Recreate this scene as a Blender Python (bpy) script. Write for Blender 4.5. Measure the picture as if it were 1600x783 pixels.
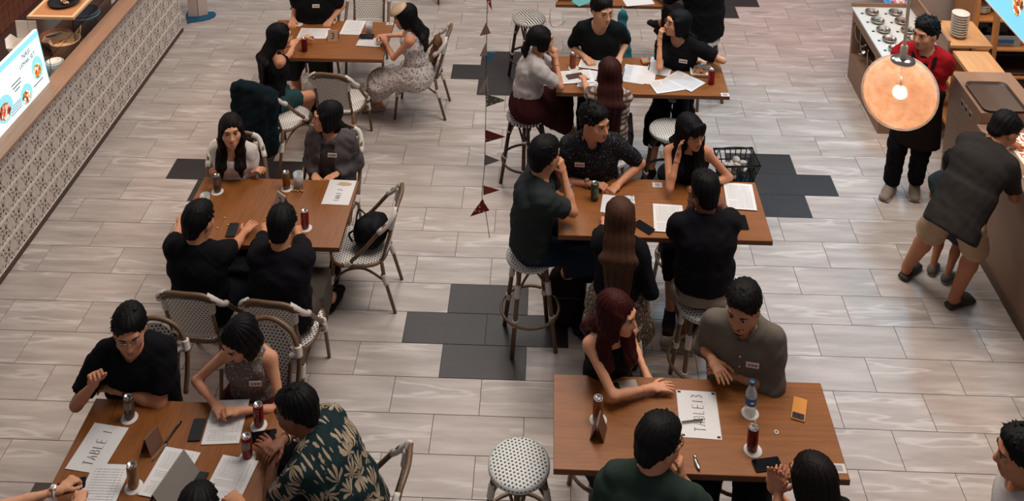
import bpy, math, random
import numpy as np
from mathutils import Matrix, Vector
S = bpy.context.scene
for o in list(bpy.data.objects): bpy.data.objects.remove(o)
COL = S.collection
PI = math.pi
rnd = random.Random(7)
# ---------------------------------------------------------------- camera (calibrated on the 600 x 300 mm floor tiles)
F, PITCH, YAW, ROLL, CAMZ, CYP = 1611.961, 0.2385899, 0.0393409, 0.00158384, 5.8025127, -363.8735
_fw = np.array([-math.sin(YAW)*math.cos(PITCH), math.cos(YAW)*math.cos(PITCH), -math.sin(PITCH)])
_ri = np.array([math.cos(YAW), math.sin(YAW), 0.0]); _up = np.cross(_ri, _fw)
_A = math.cos(ROLL)*_ri + math.sin(ROLL)*_up; _B = -math.sin(ROLL)*_ri + math.cos(ROLL)*_up
CAM = np.array([0, 0, CAMZ])
def at(x, y, z=0.0):
    d = _fw + _A*(x-800)/F - _B*(y-CYP)/F
    return CAM + d*((z-CAMZ)/d[2])
def atY(x, y, Y):
    d = _fw + _A*(x-800)/F - _B*(y-CYP)/F
    return CAM + d*(Y/d[1])
def atX(x, y, X):
    d = _fw + _A*(x-800)/F - _B*(y-CYP)/F
    return CAM + d*(X/d[0])
def topx(P):
    d = np.array(P)-CAM; z = d@_fw
    return 800+F*(d@_A)/z, CYP-F*(d@_B)/z
cd = bpy.data.cameras.new('camera'); cam = bpy.data.objects.new('camera', cd); COL.objects.link(cam)
cd.sensor_width = 36; cd.lens = F/1600*36; cd.shift_y = -(391.5-CYP)/1600; cd.clip_end = 100; cd.clip_start = .1
cam.matrix_world = Matrix(((_A[0], _B[0], -_fw[0], 0), (_A[1], _B[1], -_fw[1], 0), (_A[2], _B[2], -_fw[2], CAMZ), (0, 0, 0, 1)))
S.camera = cam
# ---------------------------------------------------------------- world, lamps of the hall, added stall fills, exposure
W = bpy.data.worlds.new('world'); S.world = W; W.use_nodes = True
W.node_tree.nodes['Background'].inputs[0].default_value = (.95, .93, 1, 1)
W.node_tree.nodes['Background'].inputs[1].default_value = .19
def area(name, loc, tgt, size, power, color=(1, 1, 1), sy=None):
    l = bpy.data.lights.new(name, 'AREA'); l.energy = power; l.color = color; l.size = size
    if sy: l.shape = 'RECTANGLE'; l.size_y = sy
    o = bpy.data.objects.new(name, l); COL.objects.link(o); o.location = loc
    o.rotation_euler = (Vector(tgt)-Vector(loc)).to_track_quat('-Z', 'Y').to_euler(); return o
def spot(name, loc, tgt, deg, power, color, blend=.8, r=.15):
    l = bpy.data.lights.new(name, 'SPOT'); l.energy = power; l.color = color; l.spot_size = math.radians(deg); l.spot_blend = blend; l.shadow_soft_size = r
    o = bpy.data.objects.new(name, l); COL.objects.link(o); o.location = loc
    o.rotation_euler = (Vector(tgt)-Vector(loc)).to_track_quat('-Z', 'Y').to_euler(); return o
area('hall_ceiling_light_main', (.6, 7.6, 8.6), (.5, 7.2, 0), 3.4, 325, (1, .92, .84))
area('hall_ceiling_light_right', (3.4, 6.2, 8.6), (2.4, 6.4, 0), 2.6, 300, (1, .93, .88))
area('hall_ceiling_light_rear', (-1.5, 13.5, 8.0), (-1, 9, 0), 3.0, 240, (1, .93, .88))
spot('screen_blue_spot', (4.6, 11.8, 7.4), (1.9, 8.0, 0), 34, 1400, (.34, .70, 1), 1, .5)
spot('screen_pink_spot', (3.4, 13.2, 6.5), (2.75, 11.2, 0), 26, 330, (1, .30, .50), 1, .4)
spot('shop_warm_spot_right', (4.7, 6.2, 4.4), (3.0, 5.9, 0), 80, 200, (1, .60, .36), 1, .4)
spot('shop_warm_spot_left', (-5.2, 8.2, 3.6), (-3.4, 8.0, 0), 100, 100, (1, .60, .40), 1, .4)
area('left_stall_fill', (-4.95, 8.6, 2.9), (-4.8, 8.6, 0), .9, 26, (1, .78, .58), 2.2)  # added fill, brightens the dark stall interior and mosaic wall; no fixture modelled
area('right_stall_fill', (4.35, 8.9, 2.7), (4.2, 8.9, 0), .9, 34, (1, .76, .55), 1.6)  # likewise an added warm fill for the right stall, without a fixture
S.view_settings.view_transform = 'Standard'; S.view_settings.look = 'None'; S.view_settings.gamma = 1
S.view_settings.use_curve_mapping = False; S.view_settings.exposure = 0.0
# ---------------------------------------------------------------- materials
def lin(c):
    if isinstance(c, str): c = tuple(int(c[i:i+2], 16)/255 for i in (0, 2, 4))
    return tuple((x/12.92 if x <= .04045 else ((x+.055)/1.055)**2.4) for x in c[:3])+(1,)
MATS = {}
class NT:
    def __init__(s, m): s.t = m.node_tree; s.n = s.t.nodes; s.l = s.t.links; s.b = s.n['Principled BSDF']
    def new(s, t, **k):
        n = s.n.new(t)
        for a, b in k.items():
            if a.startswith('i_'):
                key = a[2:]; n.inputs[int(key) if key.isdigit() else key.replace('_', ' ')].default_value = b
            else: setattr(n, a, b)
        return n
    def link(s, a, b): s.l.new(a, b)
    def math(s, op, a, b=None, clamp=False):
        n = s.n.new('ShaderNodeMath'); n.operation = op; n.use_clamp = clamp
        for i, v in enumerate((a, b)):
            if v is None: continue
            if isinstance(v, (int, float)): n.inputs[i].default_value = v
            else: s.l.new(v, n.inputs[i])
        return n.outputs[0]
    def mix(s, fac, a, b, mode='MIX'):
        n = s.n.new('ShaderNodeMix'); n.data_type = 'RGBA'; n.blend_type = mode
        for i, v in ((0, fac), (6, a), (7, b)):
            if isinstance(v, (int, float)): n.inputs[i].default_value = v
            elif isinstance(v, (tuple, str)): n.inputs[i].default_value = lin(v) if isinstance(v, str) else v
            else: s.l.new(v, n.inputs[i])
        return n.outputs[2]
    def coord(s, kind='Object', scale=None, loc=None, rot=None):
        c = s.n.new('ShaderNodeTexCoord').outputs[kind]
        if scale or loc or rot:
            m = s.n.new('ShaderNodeMapping'); s.l.new(c, m.inputs[0])
            if scale: m.inputs['Scale'].default_value = scale
            if loc: m.inputs['Location'].default_value = loc
            if rot: m.inputs['Rotation'].default_value = rot
            return m.outputs[0]
        return c
    def noise(s, vec, scale, detail=3, rough=.5):
        n = s.n.new('ShaderNodeTexNoise'); s.l.new(vec, n.inputs['Vector']); n.inputs['Scale'].default_value = scale
        n.inputs['Detail'].default_value = detail; n.inputs['Roughness'].default_value = rough; return n.outputs[0]
    def ramp(s, fac, stops):
        n = s.n.new('ShaderNodeValToRGB'); s.l.new(fac, n.inputs[0]); e = n.color_ramp.elements
        while len(e) < len(stops): e.new(.5)
        for q, (p, c) in zip(e, stops): q.position = p; q.color = lin(c) if isinstance(c, str) else c
        return n.outputs[0]
    def sep(s, v):
        n = s.n.new('ShaderNodeSeparateXYZ'); s.l.new(v, n.inputs[0]); return n.outputs
    def base(s, c): s.l.new(c, s.b.inputs['Base Color'])
    def bump(s, h, strength=.3, dist=.01):
        n = s.n.new('ShaderNodeBump'); n.inputs['Strength'].default_value = strength; n.inputs['Distance'].default_value = dist
        s.l.new(h, n.inputs['Height']); s.l.new(n.outputs[0], s.b.inputs['Normal'])
def mat(name, c='808080', rough=.6, metal=0, spec=.5, emit=0, ecol=None, alpha=1, trans=0, ior=1.45, sss=0, fn=None):
    if name in MATS: return MATS[name]
    m = bpy.data.materials.new(name); m.use_nodes = True; b = m.node_tree.nodes['Principled BSDF']
    b.inputs['Base Color'].default_value = lin(c); b.inputs['Roughness'].default_value = rough; b.inputs['Metallic'].default_value = metal
    b.inputs['Specular IOR Level'].default_value = spec; b.inputs['IOR'].default_value = ior
    b.inputs['Transmission Weight'].default_value = trans; b.inputs['Alpha'].default_value = alpha
    if emit: b.inputs['Emission Strength'].default_value = emit; b.inputs['Emission Color'].default_value = lin(ecol or c)
    if fn: fn(NT(m))
    MATS[name] = m; return m
def fabric(name, c, amt=.25, scale=220, rough=.9, fold=1):
    def fn(t):
        v = t.coord(); n = t.noise(v, scale, 2); f = t.noise(v, 9, 3)
        t.base(t.mix(t.math('MULTIPLY', n, amt), c, '000000')); t.bump(t.math('ADD', t.math('MULTIPLY', n, .15), t.math('MULTIPLY', f, 1.3*fold)), .35, .015)
        
    return mat(name, c, rough, spec=.12, fn=fn)
# ---------------------------------------------------------------- mesh building
class MB:
    def __init__(s): s.v = []; s.f = []; s.m = []; s.s = []; s.uv = None
    def add(s, vs, fs, m=0, sm=False, M=None):
        o = len(s.v)
        if M is not None: vs = [tuple(M @ Vector(v)) for v in vs]
        s.v += [tuple(map(float, v)) for v in vs]
        for f in fs: s.f.append(tuple(i+o for i in f)); s.m.append(m); s.s.append(sm)
        return s
    def box(s, lo, hi, m=0, M=None):
        x0, y0, z0 = lo; x1, y1, z1 = hi
        return s.add([(x0, y0, z0), (x1, y0, z0), (x1, y1, z0), (x0, y1, z0), (x0, y0, z1), (x1, y0, z1), (x1, y1, z1), (x0, y1, z1)],
              [(3, 2, 1, 0), (4, 5, 6, 7), (0, 1, 5, 4), (1, 2, 6, 5), (2, 3, 7, 6), (3, 0, 4, 7)], m, False, M)
    def rings(s, R, m=0, sm=False, caps=True, closed=False, M=None):
        n = len(R[0]); vs = [p for r in R for p in r]; fs = []
        K = len(R)
        for i in range(K if closed else K-1):
            a = i*n; b = ((i+1) % K)*n
            for j in range(n): k = (j+1) % n; fs.append((a+j, a+k, b+k, b+j))
        s.add(vs, fs, m, sm, M)
        if caps and not closed:
            o = len(s.v)-len(vs)
            s.f.append(tuple(o+i for i in reversed(range(n)))); s.f.append(tuple(o+(K-1)*n+i for i in range(n))); s.m += [m, m]; s.s += [False, False]
        return s
    def cbox(s, lo, hi, b=.004, m=0, M=None, both=False):     # box with chamfered edges
        x0, y0, z0 = lo; x1, y1, z1 = hi
        def r(i, z): return [(x0+i, y0+i, z), (x1-i, y0+i, z), (x1-i, y1-i, z), (x0+i, y1-i, z)]
        R = ([r(b, z0), r(0, z0+b)] if both else [r(0, z0)])+[r(0, z1-b), r(b, z1)]
        return s.rings(R, m, False, True, False, M)
    def prism(s, poly, z0, z1, m=0, b=0, M=None):
        c = np.mean(np.array(poly), 0)
        def r(i, z):
            out = []
            for p in poly:
                d = np.array(p)-c; L = np.hypot(*d); q = c+d*(1-i/max(L, 1e-6)); out.append((q[0], q[1], z))
            return out
        R = [r(b, z0), r(0, z0+b), r(0, z1-b), r(b, z1)] if b else [r(0, z0), r(0, z1)]
        return s.rings(R, m, False, True, False, M)
    def tube(s, P, r, n=8, m=0, closed=False, caps=True, M=None, flat=1.0):
        P = [np.array(p, float) for p in P]; K = len(P); r = [r]*K if np.isscalar(r) else r
        T = []
        for i in range(K):
            a = P[(i-1) % K] if (i or closed) else P[0]; b = P[(i+1) % K] if (i < K-1 or closed) else P[-1]
            t = b-a; T.append(t/(np.linalg.norm(t)+1e-12))
        ref = np.array([0, 0, 1.]) if abs(T[0][2]) < .9 else np.array([1., 0, 0]); u = np.cross(T[0], ref); u /= np.linalg.norm(u)
        R = []
        for i in range(K):
            u = u-T[i]*(u@T[i]); u /= np.linalg.norm(u)+1e-12; w = np.cross(T[i], u)
            R.append([P[i]+r[i]*(math.cos(2*PI*j/n)*u+flat*math.sin(2*PI*j/n)*w) for j in range(n)])
        return s.rings(R, m, True, caps, closed, M)
    def lathe(s, prof, n=20, m=0, sm=True, M=None, caps=True):
        R = [[(max(r, 1e-4)*math.cos(2*PI*j/n), max(r, 1e-4)*math.sin(2*PI*j/n), z) for j in range(n)] for r, z in prof]
        return s.rings(R, m, sm, caps, False, M)
    def ell(s, c, r, m=0, M=None, nu=12, nv=8):
        R = []
        for i in range(nv+1):
            a = -PI/2+PI*i/nv; q = max(math.cos(a), 1e-3)
            R.append([(c[0]+r[0]*q*math.cos(2*PI*j/nu), c[1]+r[1]*q*math.sin(2*PI*j/nu), c[2]+r[2]*math.sin(a)) for j in range(nu)])
        return s.rings(R, m, True, True, False, M)
    def mesh(s, name, mats):
        me = bpy.data.meshes.new(name); me.from_pydata(s.v, [], s.f)
        for x in (mats if isinstance(mats, (list, tuple)) else [mats]): me.materials.append(x)
        me.polygons.foreach_set('material_index', s.m); me.polygons.foreach_set('use_smooth', s.s)
        if s.uv is not None:
            uvl = me.uv_layers.new(name='UVMap'); L = [0]*len(me.loops); me.loops.foreach_get('vertex_index', L)
            uvl.data.foreach_set('uv', np.array([s.uv[i] for i in L], float).ravel())
        me.update(); return me
def link(name, me, parent=None, loc=(0, 0, 0), rot=(0, 0, 0), **k):
    o = bpy.data.objects.new(name, me); COL.objects.link(o); o.location = loc; o.rotation_euler = rot
    if parent is not None: o.parent = parent
    for a, b in k.items(): o[a] = b
    return o
def obj(name, mb, mats, parent=None, loc=(0, 0, 0), rot=(0, 0, 0), **k):
    return link(name, mb.mesh(name, mats), parent, loc, rot, **k)
def thing(name, label, category, loc=(0, 0, 0), rz=0.0, group=None):
    o = bpy.data.objects.new(name, None); COL.objects.link(o); o.location = tuple(loc); o.rotation_euler = (0, 0, rz); o.empty_display_size = .1
    o['label'] = label; o['category'] = category
    if group: o['group'] = group
    return o
KIDS = {}
def copy_tree(o, parent=None, loc=None, rz=None, **k):
    c = o.copy(); COL.objects.link(c)
    if parent is not None: c.parent = parent
    if loc is not None: c.location = tuple(loc)
    if rz is not None: c.rotation_euler = (0, 0, rz)
    for a, b in k.items(): c[a] = b
    for ch in list(o.children): copy_tree(ch, c)
    return c
def arc(c, r, a0, a1, n, ax=0, ay=2):
    out = []
    for i in range(n+1):
        a = math.radians(a0+(a1-a0)*i/n); p = list(c); p[ax] += r*math.cos(a); p[ay] += r*math.sin(a); out.append(p)
    return out
def bez(p, n=12):          # smooth curve (Catmull-Rom) through points
    p = [np.array(q, float) for q in p]; q = [2*p[0]-p[1]]+p+[2*p[-1]-p[-2]]; out = []
    for i in range(1, len(q)-2):
        for k in range(n):
            t = k/n; a, b, c, d = q[i-1:i+3]
            out.append(.5*(2*b+(c-a)*t+(2*a-5*b+4*c-d)*t*t+(3*b-a-3*c+d)*t**3))
    out.append(p[-1]); return out
def text_mesh(s, size, mats, depth=.0004, align='CENTER'):
    cu = bpy.data.curves.new('txt', 'FONT'); cu.body = s; cu.size = size; cu.align_x = align; cu.align_y = 'CENTER'; cu.extrude = depth; cu.resolution_u = 3
    o = bpy.data.objects.new('txt', cu); COL.objects.link(o); bpy.context.view_layer.update()
    me = bpy.data.meshes.new_from_object(o.evaluated_get(bpy.context.evaluated_depsgraph_get())); bpy.data.objects.remove(o); bpy.data.curves.remove(cu)
    me.materials.clear(); me.materials.append(mats); return me
# ================================================================ FLOOR
U0, V0 = -1.0347, 6.5233
def tile_mat(name, dark):
    def fn(t):
        g = t.new('ShaderNodeNewGeometry').outputs['Position']; x, y, z = t.sep(g)
        row = t.math('FLOOR', t.math('DIVIDE', t.math('SUBTRACT', V0, y), .3))
        par = t.math('MULTIPLY', t.math('PINGPONG', row, 1), .5)
        col = t.math('FLOOR', t.math('SUBTRACT', t.math('DIVIDE', t.math('SUBTRACT', x, U0), .6), par))
        cb = t.new('ShaderNodeCombineXYZ'); t.link(col, cb.inputs[0]); t.link(row, cb.inputs[1])
        wn = t.new('ShaderNodeTexWhiteNoise', noise_dimensions='2D'); t.link(cb.outputs[0], wn.inputs['Vector'])
        va = t.new('ShaderNodeVectorMath', operation='MULTIPLY_ADD'); t.link(wn.outputs['Color'], va.inputs[0]); va.inputs[1].default_value = (40, 40, 40); t.link(g, va.inputs[2])
        mp = t.new('ShaderNodeMapping'); t.link(va.outputs[0], mp.inputs[0]); mp.inputs['Rotation'].default_value = (0, 0, .16); mp.inputs['Scale'].default_value = (1.3, 9, 1)
        n1 = t.noise(mp.outputs[0], 1.4, 5, .55); n2 = t.noise(mp.outputs[0], .8, 3, .5)
        if dark:
            c = t.mix(n1, '26211f', '37312f')
        else:
            c = t.ramp(n1, [(.25, '968a82'), (.48, 'aa9e96'), (.7, 'bcb0a7')])
            vein = t.ramp(n2, [(.55, '000000'), (.595, 'ffffff'), (.625, '000000')])
            c = t.mix(t.math('MULTIPLY', vein, .5), c, 'd8d2cc')
            c = t.mix(t.math('MULTIPLY', wn.outputs['Value'], .22), c, 'a0948d')
        t.base(c); t.b.inputs['Roughness'].default_value = .4 if not dark else .42
        t.bump(n1, .05, .01)
    return mat(name, '9a918a', .4, spec=.45, fn=fn)
m_tile, m_dark = tile_mat('stone_tile', 0), tile_mat('charcoal_tile', 1)
m_grout = mat('grout', '5d554f', .9)
floor = obj('floor', MB().box((-7, 2.5, -.06), (8, 15, -.004)), m_grout, kind='structure')
def tile_mb(M=None, mb=None, m=0):
    return (mb or MB()).cbox((-.2983, -.1483, -.02), (.2983, .1483, 0), .0012, m, M)
tl, td = tile_mb().mesh('tile', m_tile), tile_mb().mesh('tile', m_dark)
def is_dark(row, c):            # crosses of one, two and one charcoal tiles
    for i in range(-4, 5):
        for j in range(-3, 8):
            if (i+j) % 2: continue
            u0, v0 = 4*i, -6*j
            if row == v0 and c-.5 in (u0, u0+1): return True
            if row in (v0-1, v0+1) and c == u0+1: return True
    return False
tiles = []
for row in range(-27, 11):
    for k in range(-11, 12):
        c = k+(.5 if row % 2 == 0 else 0)          # centre of the tile in tile lengths
        x, y = U0+c*.6, V0-(row+.5)*.3
        if not (-6.8 < x < 7.6 and 2.7 < y < 14.8): continue
        if x < -4.55 and y < 10.5: continue
        qx, qy = topx((x, y, 0)); vis = -40 < qx < 1640 and -20 < qy < 810 and not (x > 3.75 and y < 8.4)
        tiles.append((0 if vis else 1, math.hypot(x, y), x, y, is_dark(row, c)))
tiles.sort(); rest = MB()
for n, (a, b, x, y, d) in enumerate(tiles):
    if n < 300 and not a: link('tile', td if d else tl, floor, (x, y, 0))
    else: tile_mb(Matrix.Translation((x, y, 0)), rest, 1 if d else 0)
obj('floor_tiling', rest, [m_tile, m_dark], floor, kind='stuff')
# ================================================================ LEFT SHOP COUNTER
def woodmat(name, a, b, scale=(1, 14, 14), rough=.45, spec=.4):
    def fn(t):
        v = t.coord('Object', scale); n = t.noise(v, 3, 5, .6); w = t.noise(v, 14, 2)
        t.base(t.ramp(t.math('ADD', t.math('MULTIPLY', n, .8), t.math('MULTIPLY', w, .2)), [(.3, a), (.7, b)])); t.bump(n, .05, .003)
    return mat(name, a, rough, spec=spec, fn=fn)
m_white_tile = mat('cream_relief_tile', 'c9bcb2', .5)
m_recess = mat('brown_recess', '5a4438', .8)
m_ledge = woodmat('ledge_wood', '8a6a55', '9d7c66', (14, 1, 14))
m_brown_lam = woodmat('brown_laminate', '83644f', '8f6f59', (20, 1, 20), .5)
m_lightwood = woodmat('light_wood', 'b98a5e', 'cda074', (14, 1, 14))
XL = -4.24
root = thing('tiled_counter', 'long food counter faced with cream star relief tiles and a brown ledge', 'counter', (XL, 8, 0))
obj('counter_body', MB().box((-.62, -3.4, 0), (-.012, 2.74, .9)).box((-.12, -3.4, .9), (-.012, 2.74, 1.03)).box((-.62, 2.70, .9), (-.12, 2.74, 1.03)), m_recess, root)
obj('skirting', MB().box((-.02, -3.4, 0), (.012, 2.742, .035)), mat('dark_skirting', '4a3a31', .6), root)
obj('ledge', MB().cbox((-.09, -3.4, 1.035), (.1, 2.76, 1.062), .004), m_ledge, root)
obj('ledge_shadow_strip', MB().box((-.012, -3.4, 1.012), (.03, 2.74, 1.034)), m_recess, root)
TS = .2
def relief_tile():              # local y along the counter, z up, x out of the counter; size TS
    mb = MB(); h = TS/2
    mb.cbox((-h+.001, -h+.001, 0), (h-.001, h-.001, .006), .001, 0, Matrix(((0, 0, 1, 0), (1, 0, 0, 0), (0, 1, 0, 0), (0, 0, 0, 1))))
    def bar(a, b, w, t0, w2=None, x0=.005, m=0):
        a = np.array(a, float); b = np.array(b, float); d = b-a; d /= np.linalg.norm(d); n = np.array([-d[1], d[0]]); w2 = w if w2 is None else w2
        q = [a+n*w, a-n*w, b-n*w2, b+n*w2]; e = [a+n*w*.4, a-n*w*.4, b-n*w2*.4, b+n*w2*.4]
        mb.add([(x0, *p) for p in q]+[(t0, *p) for p in e], [(4, 5, 6, 7), (0, 1, 5, 4), (1, 2, 6, 5), (2, 3, 7, 6), (3, 0, 4, 7)], m)
    def leaf(r0, r1, ang, w, rr=.55):
        c, s_ = math.cos(ang), math.sin(ang); pts = [(r0, 0), (r0+(r1-r0)*rr, w), (r1, 0), (r0+(r1-r0)*rr, -w)]
        q = [(y*c-z*s_, y*s_+z*c) for y, z in pts]; mb.add([(.0066, *p) for p in q]+[(.005, *p) for p in q], [(0, 1, 2, 3), (4, 5, 1, 0), (5, 6, 2, 1), (6, 7, 3, 2), (7, 4, 0, 3)], 1)
    for s in (-1, 1):
        bar((-h, s*(h-.008)), (h, s*(h-.008)), .0095, .0125)          # ribs along the counter
        bar((s*h, -h), (0, h-.02), .006, .011, .004); bar((s*h, h), (0, -h+.02), .006, .011, .004)
    for k in range(4):
        a = PI/4+k*PI/2; leaf(.010, .060, a, .018); leaf(.062, .105, a+.20, .0085, .7); leaf(.062, .105, a-.20, .0085, .7)
    return mb.mesh('relief_tile', [m_white_tile, mat('petal_recess', '3f2c24', .8)])
rt = relief_tile()
for i in range(31):
    for j in range(5):
        link('relief_tile', rt, root, (-.012, 2.74-TS/2-i*TS, .038+TS/2+j*TS))
# things behind the ledge
m_glass = mat('clear_glass', 'ffffff', .03, trans=1, ior=1.1, spec=.3)
m_emw = mat('sign_white', 'ffffff', .5, emit=1.05, ecol='cfeff4')
m_emc = mat('sign_cyan', '8fd6e6', .5, emit=.7, ecol='8adcec')
m_ink = mat('black_ink', '1c1c1e', .7)
m_white = mat('white_plastic', 'e4e0da', .45)
m_steel = mat('steel', 'b0aca6', .28, metal=1)
m_black = mat('black_plastic', '151517', .4)
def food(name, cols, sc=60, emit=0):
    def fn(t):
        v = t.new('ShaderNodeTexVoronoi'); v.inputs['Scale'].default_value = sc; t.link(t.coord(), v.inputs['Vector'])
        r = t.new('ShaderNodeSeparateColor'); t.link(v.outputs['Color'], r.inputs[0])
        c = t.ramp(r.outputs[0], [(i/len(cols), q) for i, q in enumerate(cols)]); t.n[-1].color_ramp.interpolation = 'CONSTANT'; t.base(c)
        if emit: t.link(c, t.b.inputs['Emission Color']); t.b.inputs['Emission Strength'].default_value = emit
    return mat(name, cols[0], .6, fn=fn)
m_fd = food('printed_food', ['c8642c', '8c3a1c', 'e4d4b0', '5f8a3a', 'd98a3c', 'f2ece0'], 55, .8)
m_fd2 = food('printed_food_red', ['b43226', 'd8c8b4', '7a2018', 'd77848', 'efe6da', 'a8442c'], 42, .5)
def menu_sign():
    A, Bq, Cq = atX(72, 134, -4.36), atX(0, 212, -4.36), atX(60, 52, -4.36)
    y1 = A[1]-.06; L = 1.55; y0 = y1-L; z0, z1 = 1.062, 1.062+.5
    r = thing('menu_light_box', 'bright backlit white and cyan menu board standing on the counter ledge', 'menu board', (-4.29, (y0+y1)/2, z0))
    h = z1-z0; hl = L/2
    M = Matrix.Rotation(-.12, 4, 'Y')
    obj('light_panel', MB().cbox((-.03, -hl, 0), (0, hl, h), .003, 0, M), m_emw, r)
    obj('header_band', MB().box((0, -hl, h-.055), (.0015, hl, h-.004), 0, M), m_emc, r)
    obj('edge_glow_strip', MB().box((0, hl-.012, .01), (.0012, hl-.002, h-.06), 0, M), m_emc, r)
    R = M @ Matrix(((0, 0, 1, 0), (1, 0, 0, 0), (0, 1, 0, 0), (0, 0, 0, 1)))
    def tx(s, y, z, size):
        o = link('menu_text', text_mesh(s, size, m_ink), r); o.matrix_local = R @ Matrix.Translation((y, z, .003))
    tx('NASI', hl-.24, h-.10, .06); tx('LEMAK SET', hl-.24, h-.16, .052)
    for yy, zz, ww in ((hl-.53, h-.24, .15), (hl-.52, h-.27, .13), (hl-.50, h-.30, .08), (hl-.24, h-.415, .16)):
        obj('menu_caption_line', MB().box((0, yy, zz), (.0015, yy+ww, zz+.012), 0, M), mat('grey_ink', '8a9a9e', .6), r)
    def pic(y, z, a, b, m2):
        q = MB(); q.prism([(a*math.cos(t*PI/12), b*math.sin(t*PI/12)) for t in range(24)], 0, .002, 0, 0, R @ Matrix.Translation((y, z, .001)))
        q.prism([(a*.68*math.cos(t*PI/10)*(1+.15*math.sin(3*t)), b*.62*math.sin(t*PI/10)) for t in range(20)], .002, .004, 1, 0, R @ Matrix.Translation((y-.01, z-.02, .001)))
        obj('menu_picture', q, [m_emc, m2], r)
    pic(hl-.13, h-.29, .085, .1, m_fd); pic(hl-.36, h-.40, .09, .085, m_fd); pic(hl-.68, h-.34, .12, .11, m_fd2); pic(hl-1.1, h-.3, .12, .11, m_fd)
    for i in range(4):
        obj('menu_caption_line', MB().box((.0, hl-.62+.0, .05+i*.02), (.0015, hl-.45, .058+i*.02), 0, M), mat('cyan_ink', '3a9ab0', .6), r)
menu_sign()
# glass case with wooden shelf, tray of food
r = thing('glass_display_case', 'clear glass display case with a wood framed top behind the ledge', 'display case', (-4.62, 8.95, .9))
fr = MB()
x0, x1, y0, y1, zt = -.20, .24, -.42, .8, .40
obj('case_top', MB().box((x0+.03, y0+.03, zt-.012), (x1-.03, y1-.03, zt)), mat('case_board', 'a87850', .5), r)
for a, b in (((x0, y0), (x1, y0+.03)), ((x0, y1-.03), (x1, y1)), ((x0, y0+.03), (x0+.03, y1-.03)), ((x1-.03, y0+.03), (x1, y1-.03))):
    obj('case_rim', MB().cbox((a[0], a[1], zt-.02), (b[0], b[1], zt+.008), .002), mat('pale_wood_rim', 'd2ac88', .5), r)
obj('front_pane', MB().box((x1-.012, y0, 0), (x1-.006, y1, zt-.02)), m_glass, r)
obj('end_pane', MB().box((x0, y0+.006, 0), (x1-.012, y0+.012, zt-.02)), m_glass, r)
r = thing('rice_platter', 'oval platter of grilled pieces on top of the glass display case', 'platter', (-4.6, 8.82, 1.309))
obj('plate', MB().lathe([(.0, 0), (.1, 0), (.15, .02), (.145, .024), (.1, .006), (0, .006)], 24), m_black, r)
for i in range(11):
    a = rnd.uniform(0, 6.28); q = rnd.uniform(0, .09)
    obj('grilled_piece', MB().ell((q*math.cos(a), q*math.sin(a), .03+.012*(i % 3)), (.045, .022, .014), 0, Matrix.Rotation(a, 4, 'Z')), food('grilled', ['d8c4a4', 'b08a60', '6a4a30'], 40), r)
def lathe_thing(name, label, cat, loc, parts, group=None, rz=0):
    r = thing(name, label, cat, loc, rz, group)
    for pn, prof, m, n in parts: obj(pn, MB().lathe(prof, n), m, r)
    return r
m_blue = mat('blue_plastic', '1d4f6e', .5)
zb = .9
r = lathe_thing('blue_bucket', 'deep blue plastic bucket standing in the stall behind the ledge', 'bucket', (-4.50, 9.0, zb), [('bucket_wall', [(0, .01), (.1, .0), (.125, .22), (.135, .225), (.135, .235), (.12, .235), (.098, .02), (0, .02)], m_blue, 24)])
obj('bucket_rim', MB().tube([(.131*math.cos(a*PI/12), .131*math.sin(a*PI/12), .2) for a in range(24)], .006, 6, 0, True), mat('light_blue_rim', '5b93a8', .5), r)
r = lathe_thing('lined_tub', 'round tub lined with a beige plastic bag on the stall bench', 'tub', (-4.50, 8.56, zb), [('tub_wall', [(0, 0), (.11, 0), (.135, .16), (.14, .165), (.128, .168), (.1, .12), (0, .115)], mat('bag_plastic', 'b79a78', .35, spec=.6), 24)])
obj('tub_contents', MB().ell((0, 0, .115), (.1, .1, .03)), food('chips', ['d2a878', 'b98454', 'e3c49a'], 30), r)
obj('bag_handle', MB().tube(bez([(.05, .08, .16), (.09, .12, .23), (.13, .06, .25), (.13, .01, .17)]), [.016]*37, 6, 0, flat=.3), MATS['bag_plastic'], r)
r = lathe_thing('round_tin', 'white and cyan round tin beside the lit menu board', 'tin', (-4.44, 8.22, zb), [('tin_body', [(0, 0), (.075, 0), (.078, .13), (.07, .135), (.07, .125), (0, .125)], mat('tin_pale', 'a9c3c6', .4), 24), ('tin_lid', [(0, .127), (.06, .127), (.062, .14), (.045, .142), (.044, .136), (0, .136)], m_white, 24)])
r = thing('rice_basket', 'woven colander heaped with white crumbs and a spoon', 'colander', (-4.68, 8.74, zb))
obj('basket_bowl', MB().lathe([(0, 0), (.08, 0), (.15, .1), (.155, .105), (.145, .105), (.09, .03), (0, .03)], 24), mat('basket_weave', 'a4715a', .7), r)
obj('crumb_heap', MB().ell((0, 0, .07), (.125, .125, .045)), food('crumbs', ['d9c9b8', 'efe4d6', 'b79f8a'], 90), r)
obj('spoon', MB().tube([(-.05, -.08, .13), (.02, -.02, .12), (.06, 0, .118)], [.006, .006, .016], 6), m_black, r)
r = thing('takeaway_box', 'open white folded takeaway carton beside the mosaic wall', 'carton', (-4.93, 8.60, zb))
obj('carton_tray', MB().rings([[(-.07, -.07, 0), (.07, -.07, 0), (.07, .07, 0), (-.07, .07, 0)], [(-.1, -.1, .09), (.1, -.1, .09), (.1, .1, .09), (-.1, .1, .09)], [(-.096, -.096, .09), (.096, -.096, .09), (.096, .096, .09), (-.096, .096, .09)], [(-.068, -.068, .006), (.068, -.068, .006), (.068, .068, .006), (-.068, .068, .006)]]), m_white, r)
obj('carton_lid', MB().box((-.1, .1, .09), (.1, .106, .27)), m_white, r)
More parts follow.
